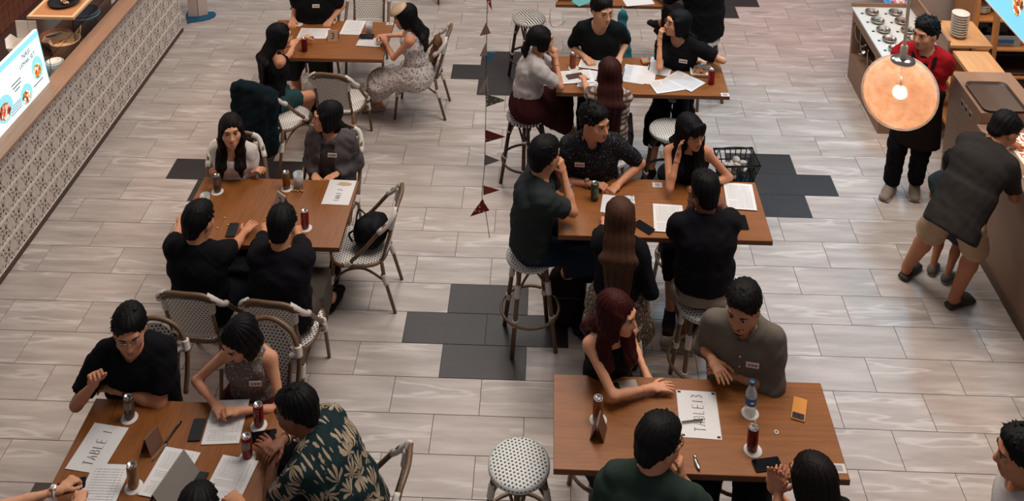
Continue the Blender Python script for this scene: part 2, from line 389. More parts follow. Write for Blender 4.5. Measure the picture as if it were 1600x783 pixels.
obj('carton_flap', MB().add([(-.1, -.1, .09), (-.1, .1, .09), (-.13, .05, .16), (-.13, -.05, .16), (-.104, -.1, .09), (-.104, .1, .09), (-.134, .05, .16), (-.134, -.05, .16)], [(0, 1, 2, 3), (7, 6, 5, 4), (0, 3, 7, 4), (1, 5, 6, 2), (3, 2, 6, 7), (0, 4, 5, 1)]), m_white, r)
obj('squeeze_bottle', MB().lathe([(0, 0), (.05, 0), (.05, .16), (.03, .2), (.012, .21), (.008, .27), (0, .27)], 16), mat('orange_plastic', 'd8742a', .4), None, (-4.86, 8.02, zb), label='orange squeeze bottle behind the lit menu board', category='bottle')
r = thing('price_card', 'white printed card in a clear stand leaning on the ledge glass', 'card', (-4.36, 9.35, 1.062))
obj('card_sheet', MB().box((-.004, -.075, .0), (.0, .075, .23)), m_white, r)
obj('card_print', MB().box((.0, -.05, .17), (.0012, .05, .195)).box((0, -.05, .03), (.0012, .05, .045)).tube([(0.001, .04*math.cos(a), .105+.045*math.sin(a)) for a in [i*PI/10 for i in range(20)]], .005, 4, 0, True), m_ink, r)
obj('ledge_screen', MB().box((-4.335, 7.95, 1.062), (-4.329, 10.6, 1.22)), m_glass, label='low clear glass screen standing along the brown ledge', category='glass screen')
r = thing('dark_appliance', 'black squat appliance at the far end of the left stall', 'appliance', (-4.6, 10.15, .9))
obj('appliance_body', MB().cbox((-.22, -.35, 0), (.2, .35, .3), .02), m_black, r)
obj('appliance_panel', MB().box((.2, -.3, .05), (.203, .3, .2)), mat('dark_panel', '2b2a2c', .3), r)
# mosaic wall behind the stall
wl = obj('wall_left', MB().box((-5.5, 7.7, 0), (-5.32, 9.8, 1.85)), mat('mosaic_grout', 'c08a68', .8), kind='structure')
ms = MB().cbox((0, -.043, -.043), (.006, .043, .043), .001); m_mos = mat('brown_mosaic', '5e2f1d', .35)
mm = ms.mesh('mosaic_tile', m_mos)
for i in range(22):
    for j in range(12): link('mosaic_tile', mm, wl, (-5.32, 7.75+i*.093, .75+j*.093))
obj('stall_bench', MB().cbox((-5.31, 4.8, .84), (-4.86, 10.7, .9), .004), m_steel, label='steel work bench inside the left food stall', category='bench')
# floor sign with the heart shaped blue foot
r = thing('floor_sign', 'pale standee on a heart shaped blue floor foot past the counter end', 'sign stand', at(310, 26))
hp = [(.21*math.sin(t)**3*.9, (.16*math.cos(t)-.065*math.cos(2*t)-.03*math.cos(3*t)-.01*math.cos(4*t))) for t in [i*2*PI/28 for i in range(28)]]
obj('foot_plate', MB().prism(hp, 0, .014, 0, 0, Matrix.Rotation(-.35, 4, 'Z')), mat('heart_blue', '12506f', .45), r)
obj('sign_panel', MB().cbox((-.11, -.02, .014), (0, .0, 1.5), .002, 0, Matrix.Rotation(.1, 4, 'Z')).cbox((0, -.02, .014), (.11, 0, 1.5), .002, 0, Matrix.Rotation(.55, 4, 'Z')), mat('pink_white_board', 'cdb6ac', .5), r)
# ================================================================ RIGHT SHOP
XR = 3.48
m_cap = mat('counter_cap', 'a2744e', .5)
r = thing('service_counter', 'brown laminate service counter with a dark base strip where the man leans', 'counter', (XR, 6.2, 0))
obj('counter_front', MB().box((0, -2.2, 0), (.75, 1.33, 1.03)), m_brown_lam, r)
obj('counter_top', MB().cbox((-.03, -2.2, 1.03), (.78, 1.33, 1.055), .004), m_brown_lam, r)
obj('base_strip', MB().box((-.015, -2.2, 0), (0, 1.33, .07)), mat('base_brown', '5a4234', .5), r)
bk = MB().cbox((-.004, -.095, -.03), (.0, .095, .03), .002).mesh('brick', mat('grey_brick', '7d7066', .7))
for j in range(9):
    for i in range(3): link('brick', bk, r, (-.002, -.42-i*.2-(.1 if j % 2 else 0), .12+j*.066))
r = thing('tray_stand', 'tall brown end cabinet holding serving trays beside the cook', 'cabinet', (XR, 7.76, 0))
obj('cabinet_body', MB().box((0, -.22, 0), (.5, .42, 1.15)), m_brown_lam, r)
for i in range(3): obj('name_plate', MB().cbox((-.004, .1-i*.085, .98), (0, .165-i*.085, 1.05), .001), mat('plate_ivory', '9a8b7c', .5), r); obj('plate_mark', MB().box((-.006, .115-i*.085, 1.0), (-.004, .15-i*.085, 1.03)), m_ink, r)
m_tray = mat('brown_tray', '3d2a20', .45)
def tray(loc, label, rz=0, w=.17, d=.22):
    pts = []
    for cx, cy, a0 in ((w-.05, d-.05, 0), (-w+.05, d-.05, 90), (-w+.05, -d+.05, 180), (w-.05, -d+.05, 270)):
        pts += [(cx+.05*math.cos(math.radians(a0+k*22.5)), cy+.05*math.sin(math.radians(a0+k*22.5))) for k in range(5)]
    def rg(s, z): return [(x*s, y*s, z) for x, y in pts]
    r = thing('serving_tray', label, 'tray', loc, rz)
    obj('tray_body', MB().rings([rg(.92, 0), rg(1, .022), rg(.985, .022), rg(.91, .006)], 0, False), m_tray, r)
    obj('tray_lip', MB().tube([(x, y, .022) for x, y in pts], .006, 6, 0, True), mat('tray_lip', '5c4432', .4), r)
tray((XR+.2, 7.76, 1.151), 'brown rounded serving tray lying on the end cabinet')
def card_menu(cx, cy, w, d, z, rz, label, m2):
    r = thing('menu_sheet', label, 'menu', (cx, cy, z), rz)
    obj('sheet', MB().box((-w/2, -d/2, 0), (w/2, d/2, .004)), mat('menu_paper', 'd8d2ca', .4), r)
    for i in range(3):
        for j in range(4): obj('menu_picture', MB().box((-w*.44+i*w*.3, -d*.45+j*d*.235, .004), (-w*.44+i*w*.3+w*.26, -d*.45+j*d*.235+d*.19, .0052)), m2, r)
card_menu(3.80, 7.16, .42, .5, 1.056, 0, 'glossy red picture menu lying under the leaning man', m_fd2)
card_menu(3.68, 6.72, .30, .30, 1.056, .1, 'smaller picture menu sheet nearer the counter front edge', m_fd2)
# cook's side: condiment station
r = thing('condiment_station', 'brown condiment station with white top and two rows of steel bowls', 'station', (3.17, 9.0, 0))
wS, lS = .62, 1.05
obj('station_body', MB().box((.02, 0, 0), (wS, lS, .3)).box((.02, 0, .3), (wS, .05, .8)).box((.02, lS-.05, .3), (wS, lS, .8)).box((.02, .05, .68), (wS, lS-.05, .8)).box((.3, .05, .3), (wS, lS-.05, .68)), m_brown_lam, r)
obj('station_top', MB().cbox((0, 0, .8), (wS, lS, .82), .003), mat('white_stone', 'c9c9c4', .3), r)
obj('rear_board', MB().box((wS-.02, 0, .82), (wS, lS, 1.0)).box((0, lS-.02, .82), (wS, lS, .86)), m_brown_lam, r)
bw = MB().lathe([(0, .004), (.04, .004), (.062, .03), (.068, .032), (.068, .024), (.045, 0), (0, 0)], 20)
for i in range(5):
    for j in range(2):
        b = obj('sauce_bowl', bw, m_steel, None, (3.17+.16+j*.24, 9.12+i*.19, .821), label='round steel bowl of chopped garnish sunk in the white station top', category='bowl', group='garnish bowls on the condiment station')
        b2 = MB()
        for k in range(5): b2.ell((rnd.uniform(-.03, .03), rnd.uniform(-.03, .03), .018), (.02, .012, .008), 0, None, 8, 5)
        obj('garnish', b2, food('garnish%d' % ((i+j) % 3), [['2c3a22', '55603a', '20160f'], ['5e3a20', '8a5a30', '2e1a10'], ['b9b0a0', '6c5848', '2a2019']][(i+j) % 3], 60), b, kind='stuff')
        obj('price_dot', MB().box((3.17+.05+j*.24, 9.11+i*.19, .8205), (3.17+.075+j*.24, 9.135+i*.19, .823)), m_ink, r, (-3.17, -9.0, 0))
for i in range(8):
    o = thing('steel_ladle', 'shiny steel ladle lying in the open bay of the station', 'ladle', (3.24+.05*(i % 3), 9.15+i*.11, .33+.03*(i % 4)), i*1.3, 'ladles in the station bay')
    obj('ladle_cup', MB().lathe([(0, 0), (.03, .006), (.045, .035), (.042, .035), (.028, .01), (0, .004)], 14), m_steel, o)
    obj('ladle_handle', MB().tube(bez([(.04, 0, .035), (.08, 0, .09), (.1, 0, .2), (.09, 0, .24)], 5), .006, 6), m_steel, o)
# backs of the right stall
wb = obj('wall_rear', MB().box((3.85, 10.35, 0), (4.75, 10.45, 3.4)), mat('stall_wall', 'b09a8c', .7), kind='structure')
m_post = woodmat('shelf_wood', 'a06a3c', 'b67c48', (14, 14, 1))
r = thing('side_shelf', 'light wood shelf unit carrying the stack of white bowls', 'shelf', (3.81, 9.05, 0))
obj('shelf_board', MB().cbox((0, 0, .9), (.4, .5, .93), .003), m_lightwood, r)
obj('lower_board', MB().cbox((0, 0, .3), (.4, .5, .33), .003), m_lightwood, r)
obj('shelf_post', MB().box((.4, 0, 0), (.44, .06, 1.75)), m_post, r); obj('shelf_post', MB().box((.4, .44, 0), (.44, .5, 1.75)), m_post, r)
obj('shelf_side', MB().box((0, .47, 0), (.4, .5, .9)), m_post, r)
bl = MB().lathe([(0, 0), (.045, 0), (.05, .008), (.078, .038), (.082, .04), (.08, .045), (.05, .016), (0, .012)], 24).mesh('bowl', mat('ceramic_white', 'cfc4b8', .3))
for i in range(9):
    link('bowl', bl, None, (3.95, 9.22, .931+i*.026), label='white ceramic bowl in the tall stack on the wooden shelf', category='bowl', group='stack of bowls on the side shelf')
for i in range(6):
    link('bowl', bl, None, (3.86, 8.5, .70+i*.022), label='white ceramic bowl in the stack by the cook\'s hand', category='bowl', group='stack of bowls beside the cook')
r = thing('prep_stand', 'low stand with pale wood top beside the cook', 'stand', (3.70, 8.25, 0))
obj('stand_top', MB().cbox((.12, .22, .86), (.45, .75, .9), .003), m_lightwood, r)
obj('stand_shelf', MB().cbox((0.02, .06, .66), (.45, .75, .695), .003), m_post, r); obj('stand_shelf', MB().cbox((.0, .0, .3), (.45, .75, .33), .003), m_post, r)
for p in ((.4, .7), (.4, .0), (0.02, .7)): obj('stand_leg', MB().box((p[0], p[1], 0), (p[0]+.04, p[1]+.05, .86)), m_post, r)
for i in range(4):
    o = thing('steel_canister', 'steel shaker canister on the stand shelf beside the cook', 'canister', (3.62+.0+.0*i, 8.33+i*.085, .0), 0, 'canisters on the cook\'s stand'); o.location.z = .331; o.location.x = 3.76
    obj('canister_body', MB().lathe([(0, 0), (.035, 0), (.035, .14), (0, .14)], 16), m_steel, o); obj('canister_lid', MB().lathe([(0, .14), (.032, .14), (.026, .165), (0, .168)], 16), mat('dull_lid', '8d8780', .35, metal=1), o)
r = thing('tall_rack', 'tall wooden rack of tubs and cutlery at the back of the right stall', 'rack', (4.32, 9.7, 0))
obj('rack_post', MB().box((-.05, -.03, 0), (0, .45, 2.2)), m_post, r)
for z, m in ((.25, m_post), (.56, m_post), (.88, m_post), (1.22, m_lightwood)): obj('rack_shelf', MB().cbox((0, -.03, z-.02), (1.5, .45, z), .002), m, r)
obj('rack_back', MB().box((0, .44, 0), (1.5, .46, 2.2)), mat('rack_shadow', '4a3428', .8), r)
m_clear = mat('frosted_tub', 'b9b3ac', .25, alpha=.45)
def tub(x, z, c, label, fill):
    o = thing('storage_tub', label, 'tub', (x, 9.88, z))
    w, d, h = .22, .17, .13
    obj('tub_wall', MB().rings([[(sx*q*w, sy*q*d, zz) for sx, sy in ((-1, -1), (1, -1), (1, 1), (-1, 1))] for q, zz in ((.88, 0), (1, h), (.97, h), (.86, .006))]), m_clear, o)
    obj('tub_label', MB().box((-.08, -d-.002, .05), (.12, -d+.012, .085)), c, o)
    f = MB()
    for k in range(14): f.ell((rnd.uniform(-.16, .16), rnd.uniform(-.11, .11), .07+rnd.uniform(0, .04)), (.035, .02, .02), 0, Matrix.Rotation(0, 4, 'Z'), 8, 5)
    obj('tub_contents', f, fill, o, kind='stuff')
m_lb = mat('blue_label', '1f4a74', .5)
tub(4.60, .56, m_lb, 'clear tub of dark spoons with a blue strip on the rack', m_black)
tub(5.06, .56, m_lb, 'clear tub of red and white sachets on the rack', food('sachets', ['d8cfc4', 'b82c24', 'e9e2d8', '4a3a30'], 26))
tub(4.80, .88, m_lb, 'clear tub of white cups with a blue strip on the upper rack shelf', m_white)
for i in range(5):
    for j in range(2 if i else 3):
        link('bowl', bl, None, (4.42+i*.17, 9.84+.0*j, .881+.026*j+(0 if i in (0, 4) else .24)), label='white bowl stored on the upper rack shelf', category='bowl', group='bowls on the tall rack') if i in (0, 4) else None
tray((4.8, 9.9, .252), 'dark serving tray on the lowest rack shelf', PI/2, .2, .3)
def lit_board(name, label, loc, L, h, rz, tilt, mats, pics):
    r = thing(name, label, 'menu board', loc, rz)
    M = Matrix.Rotation(tilt, 4, 'X'); obj('light_panel', MB().box((0, 0, 0), (L, .03, h), 0, M), mats[0], r)
    obj('board_rim', MB().box((0, -.004, -.012), (L, .034, 0), 0, M), mats[1], r)
    for (x, z, a, b, m) in pics: obj('menu_picture', MB().prism([(a*math.cos(t*PI/10)*(1+.1*math.sin(2*t)), b*math.sin(t*PI/10)) for t in range(20)], 0, .003, 0, 0, M @ Matrix.Translation((x, -.001, z)) @ Matrix.Rotation(PI/2, 4, 'X')), m, r)
    return r
m_skyl = mat('sign_sky', '7cc4dd', .5, emit=.9, ecol='78c8e6'); m_skyb = mat('sign_blue', '1f86c4', .5, emit=.7, ecol='1f8ad0')
m_rim = mat('sign_rim', 'd8c8b8', .5); m_pk = food('pink_print', ['c98fa8', 'e2b8c6', '8a4a58', 'd87864', 'e9d2d8'], 16, .55)
m_fd3 = food('dessert_print', ['d89a50', 'e8d0a0', '5a3a24', 'c0602c', 'f0e4cc'], 34, .7)
# hanging boards over the stall (their faces look out to the hall)
q0 = atX(1600, 66, 3.75); q1 = atX(1540, 0, 3.75)
lit_board('dessert_board', 'sky blue backlit board of desserts hung over the service counter', (3.75, q0[1]+1.8, q0[2]), 3.2, .7, -PI/2, 0, (m_skyl, m_rim), [(.55+1.07, .3, .1, .16, m_fd3), (.98+.84, .28, .05, .2, m_fd3), (2.2, .3, .16, .14, m_fd3), (.4, .3, .2, .2, m_fd3)])
q0 = atX(1417, 52, 3.82); q1 = atX(1378, 0, 3.82)
lit_board('drinks_board', 'blue and pink backlit picture board above the condiment station', (3.82, q1[1]+.5, q0[2]), q1[1]+.5-q0[1], .62, -PI/2, 0, (m_skyb, m_rim), [(.75, .36, .42, .27, m_pk), (.45, .4, .1, .2, m_fd2), (1.15, .3, .1, .12, m_fd2)])
obj('stall_bin', MB().cbox((-.25, -.2, 0), (.25, .2, .62), .02).box((-.1, -.205, .45), (.1, -.2, .5)), m_black, None, tuple(at(1365, 6)+np.array([.05, .35, 0])), label='black box bin standing past the condiment station', category='bin')
# ================================================================ PENDANT LAMP
lc = CAM+(_fw+_A*(1406-800)/F-_B*(144-CYP)/F)*3.75
r = thing('pendant_lamp', 'amber bubbled glass globe pendant hanging on a cream cord', 'lamp', tuple(lc))
RG = 57.5*3.75/F
def gl(t):
    n = t.noise(t.coord(), 30, 5, .65); t.bump(n, .3, .005); z = t.sep(t.coord())[2]
    t.base(t.mix(t.ramp(n, [(.42, '000000'), (.62, 'ffffff')]), 'f4dcc6', 'dfb08a'))
m_globe = mat('amber_glass', 'f0cfb4', .32, trans=.62, ior=1.05, emit=.11, ecol='e2ac84', fn=gl)
prof = [(.012, RG)]+[(RG*math.sin(a), RG*math.cos(a)) for a in [(.10+.9*i/18)*PI for i in range(19)]]
obj('globe', MB().lathe(prof, 40, caps=False), m_globe, r)
obj('bulb', MB().ell((0, 0, 0), (.025, .025, .025)), mat('bulb_glow', 'fff6e8', .5, emit=75, ecol='ffdcb8'), r)
obj('bulb_socket', MB().lathe([(0, .019), (.006, .019), (.007, .04), (0, .04)], 14), mat('socket_dull', '8a6a4a', .9), r)
obj('bulb_rod', MB().lathe([(0, .04), (.0025, .04), (.0025, RG), (0, RG)], 8), m_steel, r)
obj('top_plate', MB().lathe([(0, RG*.955), (.044, RG*.93), (.042, RG*.985), (.02, RG*1.03), (0, RG*1.035)], 24), mat('chrome_plate', 'b8b4ae', .2, metal=1), r)
obj('cord_grip', MB().lathe([(0, RG), (.013, RG), (.013, RG+.05), (.008, RG+.056), (0, RG+.056)], 14), mat('cord_cream', 'ead8c0', .6), r)
obj('cord', MB().lathe([(0, RG+.05), (.0065, RG+.05), (.0065, 3.2), (0, 3.2)], 8), MATS['cord_cream'], r)
# ================================================================ BUNTING
YB = 5.4
def bp(x, y): return atY(x, y, YB)
fl = [(762, 5, '9c2f2c', 'tri', 14, 26), (758, 45, 'b98a6a', 'x', 18, 26), (756, 75, 'bfa08c', 'up', 14, 30), (764, 92, '5f8ea0', 'dn', 18, 26), (756, 132, 'c0a296', 'up', 18, 34), (760, 157, '6a6a50', 'rt', 32, 24), (758, 212, '7c2e2c', 'rt', 34, 26), (757, 250, '8e8478', 'rt', 26, 24), (755, 298, '9a4a30', 'rt', 28, 20), (748, 325, '8f2420', 'lt', 30, 24)]
r = thing('bunting_string', 'string of small fabric pennants hanging down between the table rows', 'bunting', tuple(bp(765, 370)))
L0 = np.array(r.location)
cp_ = [(763, -260), (762, -60), (761, 20), (760, 90), (759, 180), (757, 260), (753, 305), (757, 320), (765, 372)]
obj('string', MB().tube(bez([bp(*q)-L0 for q in cp_], 6), .0022, 5), mat('string_dark', '4a3a34', .8), r)
for x, y, c, k, w, h in fl:
    P = bp(x, y)-L0; s = YB*1.06/F; w *= s; h *= s
    sh = {'rt': [(0, h/2), (0, -h/2), (w, 0)], 'lt': [(-w*.5, -h*.7), (w*.6, -h*.2), (w*.2, h*.7)], 'up': [(-w*.5, -h/2), (w*.4, -h*.4), (w*.35, h/2)], 'dn': [(-w*.4, h/2), (w*.6, h/2), (0, -h/2)], 'tri': [(-w*.4, h/2), (w*.3, h/2), (w*.5, -h/2)], 'x': [(-w*.5, -h/2), (w*.5, -h*.3), (w*.1, h/2)]}[k]
    dots = k in ('rt', 'lt', 'tri') and c not in ('8e8478', '9a4a30')
    def fn(t, c=c, d=dots):
        v = t.new('ShaderNodeTexVoronoi', feature='F1'); v.inputs['Scale'].default_value = 38; v.inputs['Randomness'].default_value = .35; t.link(t.coord(), v.inputs['Vector'])
        f = t.math('LESS_THAN', v.outputs['Distance'], .22 if d else 0); t.base(t.mix(f, c, 'd8cbbb'))
    mb = MB(); n = 5
    pts = [(px_, rnd.uniform(-.012, .012), pz) for px_, pz in sh]
    mb.add([(x_, y_-.0012, z_) for x_, y_, z_ in pts]+[(x_, y_+.0012, z_) for x_, y_, z_ in pts], [(0, 1, 2), (5, 4, 3), (0, 3, 4, 1), (1, 4, 5, 2), (2, 5, 3, 0)])
    obj('pennant', mb, mat('pennant_'+c+k, c, .9, fn=fn), r, tuple(P))
# ================================================================ FURNITURE
def weave(name, base, dot, su, sv, du=.5, dv=.55):
    def fn(t):
        x, y, z = t.sep(t.coord('UV')); v = t.math('MULTIPLY', y, sv); row = t.math('FLOOR', v)
        u = t.math('ADD', t.math('MULTIPLY', x, su), t.math('MULTIPLY', t.math('PINGPONG', row, 1), .5))
        m = t.math('MULTIPLY', t.math('LESS_THAN', t.math('FRACT', u), du), t.math('LESS_THAN', t.math('FRACT', v), dv))
        t.base(t.mix(m, base, dot)); t.bump(t.math('SUBTRACT', 1, m), .35, .003)
    return mat(name, base, .55, fn=fn)
def chevron(t):
    x, y, z = t.sep(t.coord('UV')); c = t.math('GREATER_THAN', t.math('ABSOLUTE', x), t.math('ABSOLUTE', y))
    a = t.math('LESS_THAN', t.math('FRACT', t.math('MULTIPLY', y, 34)), .5); b = t.math('LESS_THAN', t.math('FRACT', t.math('MULTIPLY', x, 34)), .5)
    m = t.math('ADD', t.math('MULTIPLY', c, a), t.math('MULTIPLY', t.math('SUBTRACT', 1, c), b)); t.base(t.mix(m, 'cfc6bc', '17171c'))
m_weave = weave('chair_weave', 'ded6cc', '2a2422', 40, 52, .46, .48)
m_weave2 = weave('stool_weave', 'd6d3cc', '24343a', 43, 50, .5, .5)
m_chev = mat('stool_chevron', 'cfc6bc', .55, fn=chevron)
def rattan(name, a, b):
    def fn(t):
        v = t.coord('Object', (60, 60, 9)); t.base(t.mix(t.noise(v, 1.5, 3), a, b))
    return mat(name, a, .38, spec=.5, fn=fn)
m_rat = rattan('rattan_brown', '5a4230', '7a5e45'); m_ratd = rattan('rattan_dark', '24140f', '3a241b')
m_wrap = mat('white_binding', 'd2c8be', .6)
def wrap(P, r, n=4):
    mb = MB(); P = [np.array(p, float) for p in P]; k = 9; Q = bez(P, max(2, k//(len(P)-1))) if len(P) > 2 else [P[0]+(P[1]-P[0])*i/8 for i in range(9)]
    return mb.tube(Q, [r*(1.06 if i % 2 else .97) for i in range(len(Q))], 8)
def chair(label, loc, yaw, arch=False, group='rattan bistro chairs'):
    key = 'arch' if arch else 'std'
    if key not in KIDS:
        r = thing('bistro_chair', label, 'chair', (0, 0, 0), 0, group)
        out = []
        for a in range(28):
            t = 2*PI*a/28; q = .5+.5*math.sin(t); w = .205+.025*q
            out.append((w*(abs(math.cos(t))**.62)*(1 if math.cos(t) >= 0 else -1), .205*(abs(math.sin(t))**.62)*(1 if math.sin(t) >= 0 else -1)))
        mb = MB(); mb.rings([[(x*s, y*s, z) for x, y in out] for s, z in ((.98, .437), (1, .447), (.97, .452), (.5, .446), (.02, .443))], 0, True)
        mb.uv = [(v[0], v[1]) for v in mb.v]; obj('seat', mb, m_weave, r)
        obj('seat_rim', MB().tube([(x*1.01, y*1.01, .435) for x, y in out], .014, 8, 0, True), m_rat, r)
        for s in (-1, 1):
            obj('leg', MB().tube([(s*.185, .17, .44), (s*.19, .19, .3), (s*.2, .225, 0)], [.0145, .0145, .013], 8), m_rat, r)
            obj('leg', MB().tube([(s*.165, -.18, .45), (s*.168, -.2, .3), (s*.175, -.275, 0)], [.0145, .0145, .013], 8), m_rat, r)
            obj('side_brace', MB().tube(bez([(s*.192, .185, .27), (s*.19, .08, .37), (s*.185, -.06, .385), (s*.17, -.21, .27)], 5), .009, 6), m_rat, r)
            obj('binding', wrap([(s*.187, .18, .33), (s*.192, .195, .255)], .02), m_wrap, r); obj('binding', wrap([(s*.167, -.19, .33), (s*.17, -.215, .245)], .02), m_wrap, r)
        obj('front_brace', MB().tube(bez([(-.19, .19, .27), (-.09, .19, .37), (.09, .19, .37), (.19, .19, .27)], 5), .009, 6), m_rat, r)
        def by(z): return -.195-.10*((z-.45)/.43)          # backward lean of the back
        if not arch:
            hoop = bez([(-.232, .06, .455), (-.228, -.06, .58), (-.22, -.19, .74), (-.195, by(.83), .83), (-.12, by(.88)-.01, .885), (0, by(.9)-.02, .9), (.12, by(.88)-.01, .885), (.195, by(.83), .83), (.22, -.19, .74), (.228, -.06, .58), (.232, .06, .455)], 5)
            obj('back_hoop', MB().tube(hoop, .0155, 8), m_rat, r)
            obj('top_rail', MB().tube(bez([(-.165, by(.815), .815), (-.1, by(.85)-.008, .855), (0, by(.87)-.015, .868), (.1, by(.85)-.008, .855), (.165, by(.815), .815)], 5), .012, 8), m_rat, r)
            W0, W1, ztop = .15, .16, lambda u: .85-.03*abs(u)**2
        else:
            hoop = bez([(-.2, -.2, .45), (-.215, by(.6)-.005, .6), (-.212, by(.74), .74), (-.15, by(.86)-.01, .865), (0, by(.92)-.02, .92), (.15, by(.86)-.01, .865), (.212, by(.74), .74), (.215, by(.6)-.005, .6), (.2, -.2, .45)], 6)
            obj('back_hoop', MB().tube(hoop, .0165, 8), m_rat, r)
            W0, W1, ztop = .145, .175, lambda u: .885-.16*abs(u)**2.6
        for s in (-1, 1):
            obj('back_post', MB().tube([(s*.158, -.185, .44), (s*.158, by(.65)-.004, .65), (s*.165, by(.82), .80 if not arch else .74)], .0125, 8), m_rat, r)
            if not arch: obj('corner_binding', wrap([(s*.224, -.175, .725), (s*.21, by(.79)+.03, .785), (s*.185, by(.84), .845), (s*.14, by(.875), .878)], .0205), m_wrap, r); obj('corner_binding', wrap([(s*.16, by(.72), .72), (s*.165, by(.8), .82)], .021), m_wrap, r)
            else: obj('corner_binding', wrap([(s*.214, by(.72), .715), (s*.205, by(.79), .78)], .025), m_wrap, r); obj('corner_binding', wrap([(s*.16, by(.7), .72), (s*.205, by(.73), .74)], .018), m_wrap, r)
            obj('binding', wrap([(s*.232, .03, .48), (s*.228, .075, .445)], .021), m_wrap, r)
        obj('lower_rail', MB().tube(bez([(-.16, by(.5), .5), (0, by(.5)-.02, .5), (.16, by(.5), .5)], 6), .011, 8), m_wrap, r)
        mb = MB(); nu, nv = 12, 10; uv = []
        for side in (0, 1):
            vs = []
            for j in range(nv+1):
                for i in range(nu+1):
                    u = -1+2*i/nu; v = j/nv; z = .5+(ztop(u)-.5)*v; w = W0+(W1-W0)*v; y = by(z)-.02*(1-u*u)+(.004 if side else -.004); vs.append((u*w, y, z)); uv.append((u*w, z))
            fs = [(a, a+1, a+nu+2, a+nu+1) for j in range(nv) for i in range(nu) for a in [j*(nu+1)+i]]
            mb.add(vs, fs if not side else [f[::-1] for f in fs], 0, True)
        mb.uv = uv; obj('back_panel', mb, m_weave, r)
        KIDS[key] = r; r.location = tuple(loc); r.rotation_euler = (0, 0, math.radians(yaw-90)); return r
    return copy_tree(KIDS[key], None, loc, math.radians(yaw-90), label=label, group=group)
SEAT = .72
def stool(label, loc, yaw=20, kind='dots', dark=False, group='rattan bar stools'):
    key = 'st'+kind+str(dark)
    if key not in KIDS:
        r = thing('bar_stool', label, 'stool', (0, 0, 0), 0, group); m = m_ratd if dark else m_rat
        mb = MB(); mb.lathe([(.02, SEAT-.045), (.16, SEAT-.045), (.172, SEAT-.03), (.172, SEAT-.012), (.16, SEAT-.002), (.11, SEAT+.004), (.003, SEAT+.006)], 32)
        mb.uv = [(v[0]+(v[2]-SEAT)*.0, v[1]) if v[2] > SEAT-.008 else (math.atan2(v[1], v[0])*.172, v[2]) for v in mb.v]
        obj('seat', mb, m_chev if kind == 'chev' else m_weave2, r)
        rad = lambda z: .225-.10*z/SEAT
        for k in range(4):
            a = PI/4+k*PI/2; c, s_ = math.cos(a), math.sin(a); q = lambda z, e=0: ((rad(z)+e)*c, (rad(z)+e)*s_, z)
            obj('leg', MB().tube([q(SEAT-.03), q(.35), q(0)], [.016, .017, .016], 8), m, r)
            b = a+PI/2; m2 = (math.cos((a+b)/2)*.10, math.sin((a+b)/2)*.10, SEAT-.06)
            obj('seat_brace', MB().tube(bez([q(.50, -.012), (rad(.6)*.8*math.cos(a+.35), rad(.6)*.8*math.sin(a+.35), .61), m2, (rad(.6)*.8*math.cos(b-.35), rad(.6)*.8*math.sin(b-.35), .61), ((rad(.5)-.012)*math.cos(b), (rad(.5)-.012)*math.sin(b), .50)], 4), .009, 6), m, r)
            obj('binding', wrap([q(.56), q(.46)] if not dark else [q(.54), q(.525)], .0215), m_wrap, r); obj('binding', wrap([q(.29), q(.245)] if not dark else [q(.28), q(.26)], .0225), m_wrap, r)
        obj('foot_ring', MB().tube([((rad(.27)+.022)*math.cos(t*PI/16), (rad(.27)+.022)*math.sin(t*PI/16), .27) for t in range(32)], .011, 8, 0, True), m, r)
        KIDS[key] = r; r.location = tuple(loc); r.rotation_euler = (0, 0, math.radians(yaw)); return r
    return copy_tree(KIDS[key], None, loc, math.radians(yaw), label=label, group=group)
m_tabx = woodmat('table_wood_lengthwise', '75451f', '90592c', (1.2, 16, 16), .36, .45)
m_taby = woodmat('table_wood_crosswise', '72421d', '8b5529', (16, 1.2, 16), .36, .45)
m_edge = woodmat('table_edge', '6a4228', '7c5034', (2, 2, 30), .5)
m_iron = mat('black_iron', '161413', .5, metal=.4)
def table(label, x0, x1, y0, y1, z, m, split=False):
    r = thing('dining_table' if z < .9 else 'bar_table', label, 'table', ((x0+x1)/2, (y0+y1)/2, 0))
    w, d = (x1-x0)/2, (y1-y0)/2
    obj('table_top', MB().cbox((-w, -d, z-.006), (w, d, z), .002), m, r)
    obj('top_edge', MB().box((-w, -d, z-.036), (w, d, z-.006)), m_edge, r)
    for sx in ((-.0,) if w < .7 else (-w*.55, w*.55)):
        obj('pedestal', MB().lathe([(0, .02), (.036, .02), (.036, z-.05), (0, z-.05)], 16, M=Matrix.Translation((sx, 0, 0))), m_iron, r)
        obj('base_disc', MB().lathe([(0, 0), (.22, 0), (.22, .012), (.06, .03), (.036, .06), (0, .06)], 32, M=Matrix.Translation((sx, 0, 0))), m_iron, r)
        obj('top_bracket', MB().box((sx-.16, -.03, z-.05), (sx+.16, .03, z-.036)).box((sx-.03, -.16, z-.05), (sx+.03, .16, z-.0361)), m_iron, r)
    if split: obj('table_seam', MB().box((-.002, -d+.003, z-.001), (.0, d-.003, z+.0006)), m_edge, r)
    return r
ZL, ZR = .75, 1.0
table('square edged orange wood table with a number 1 sheet, under the hands of four people', -2.64, -1.46, 4.18, 4.925, ZL, m_taby)
table('orange wood dining table where two people in black T-shirts sit with backs turned', -2.69, -1.47, 6.26, 7.02, ZL, m_taby)
table('orange wood dining table between the black polo and the floral dress', -2.79, -1.585, 8.87, 9.625, ZL, m_tabx)
table('long bar table bearing the handwritten sheet and an orange phone', .05, 1.572, 4.345, 4.955, ZR, m_tabx)
table('long bar table with the green soda can and two printed sheets', .08, 1.545, 6.14, 6.78, ZR, m_tabx, True)
table('long bar table covered with spread papers and food boxes', .072, 1.55, 7.95, 8.56, ZR, m_tabx, True)
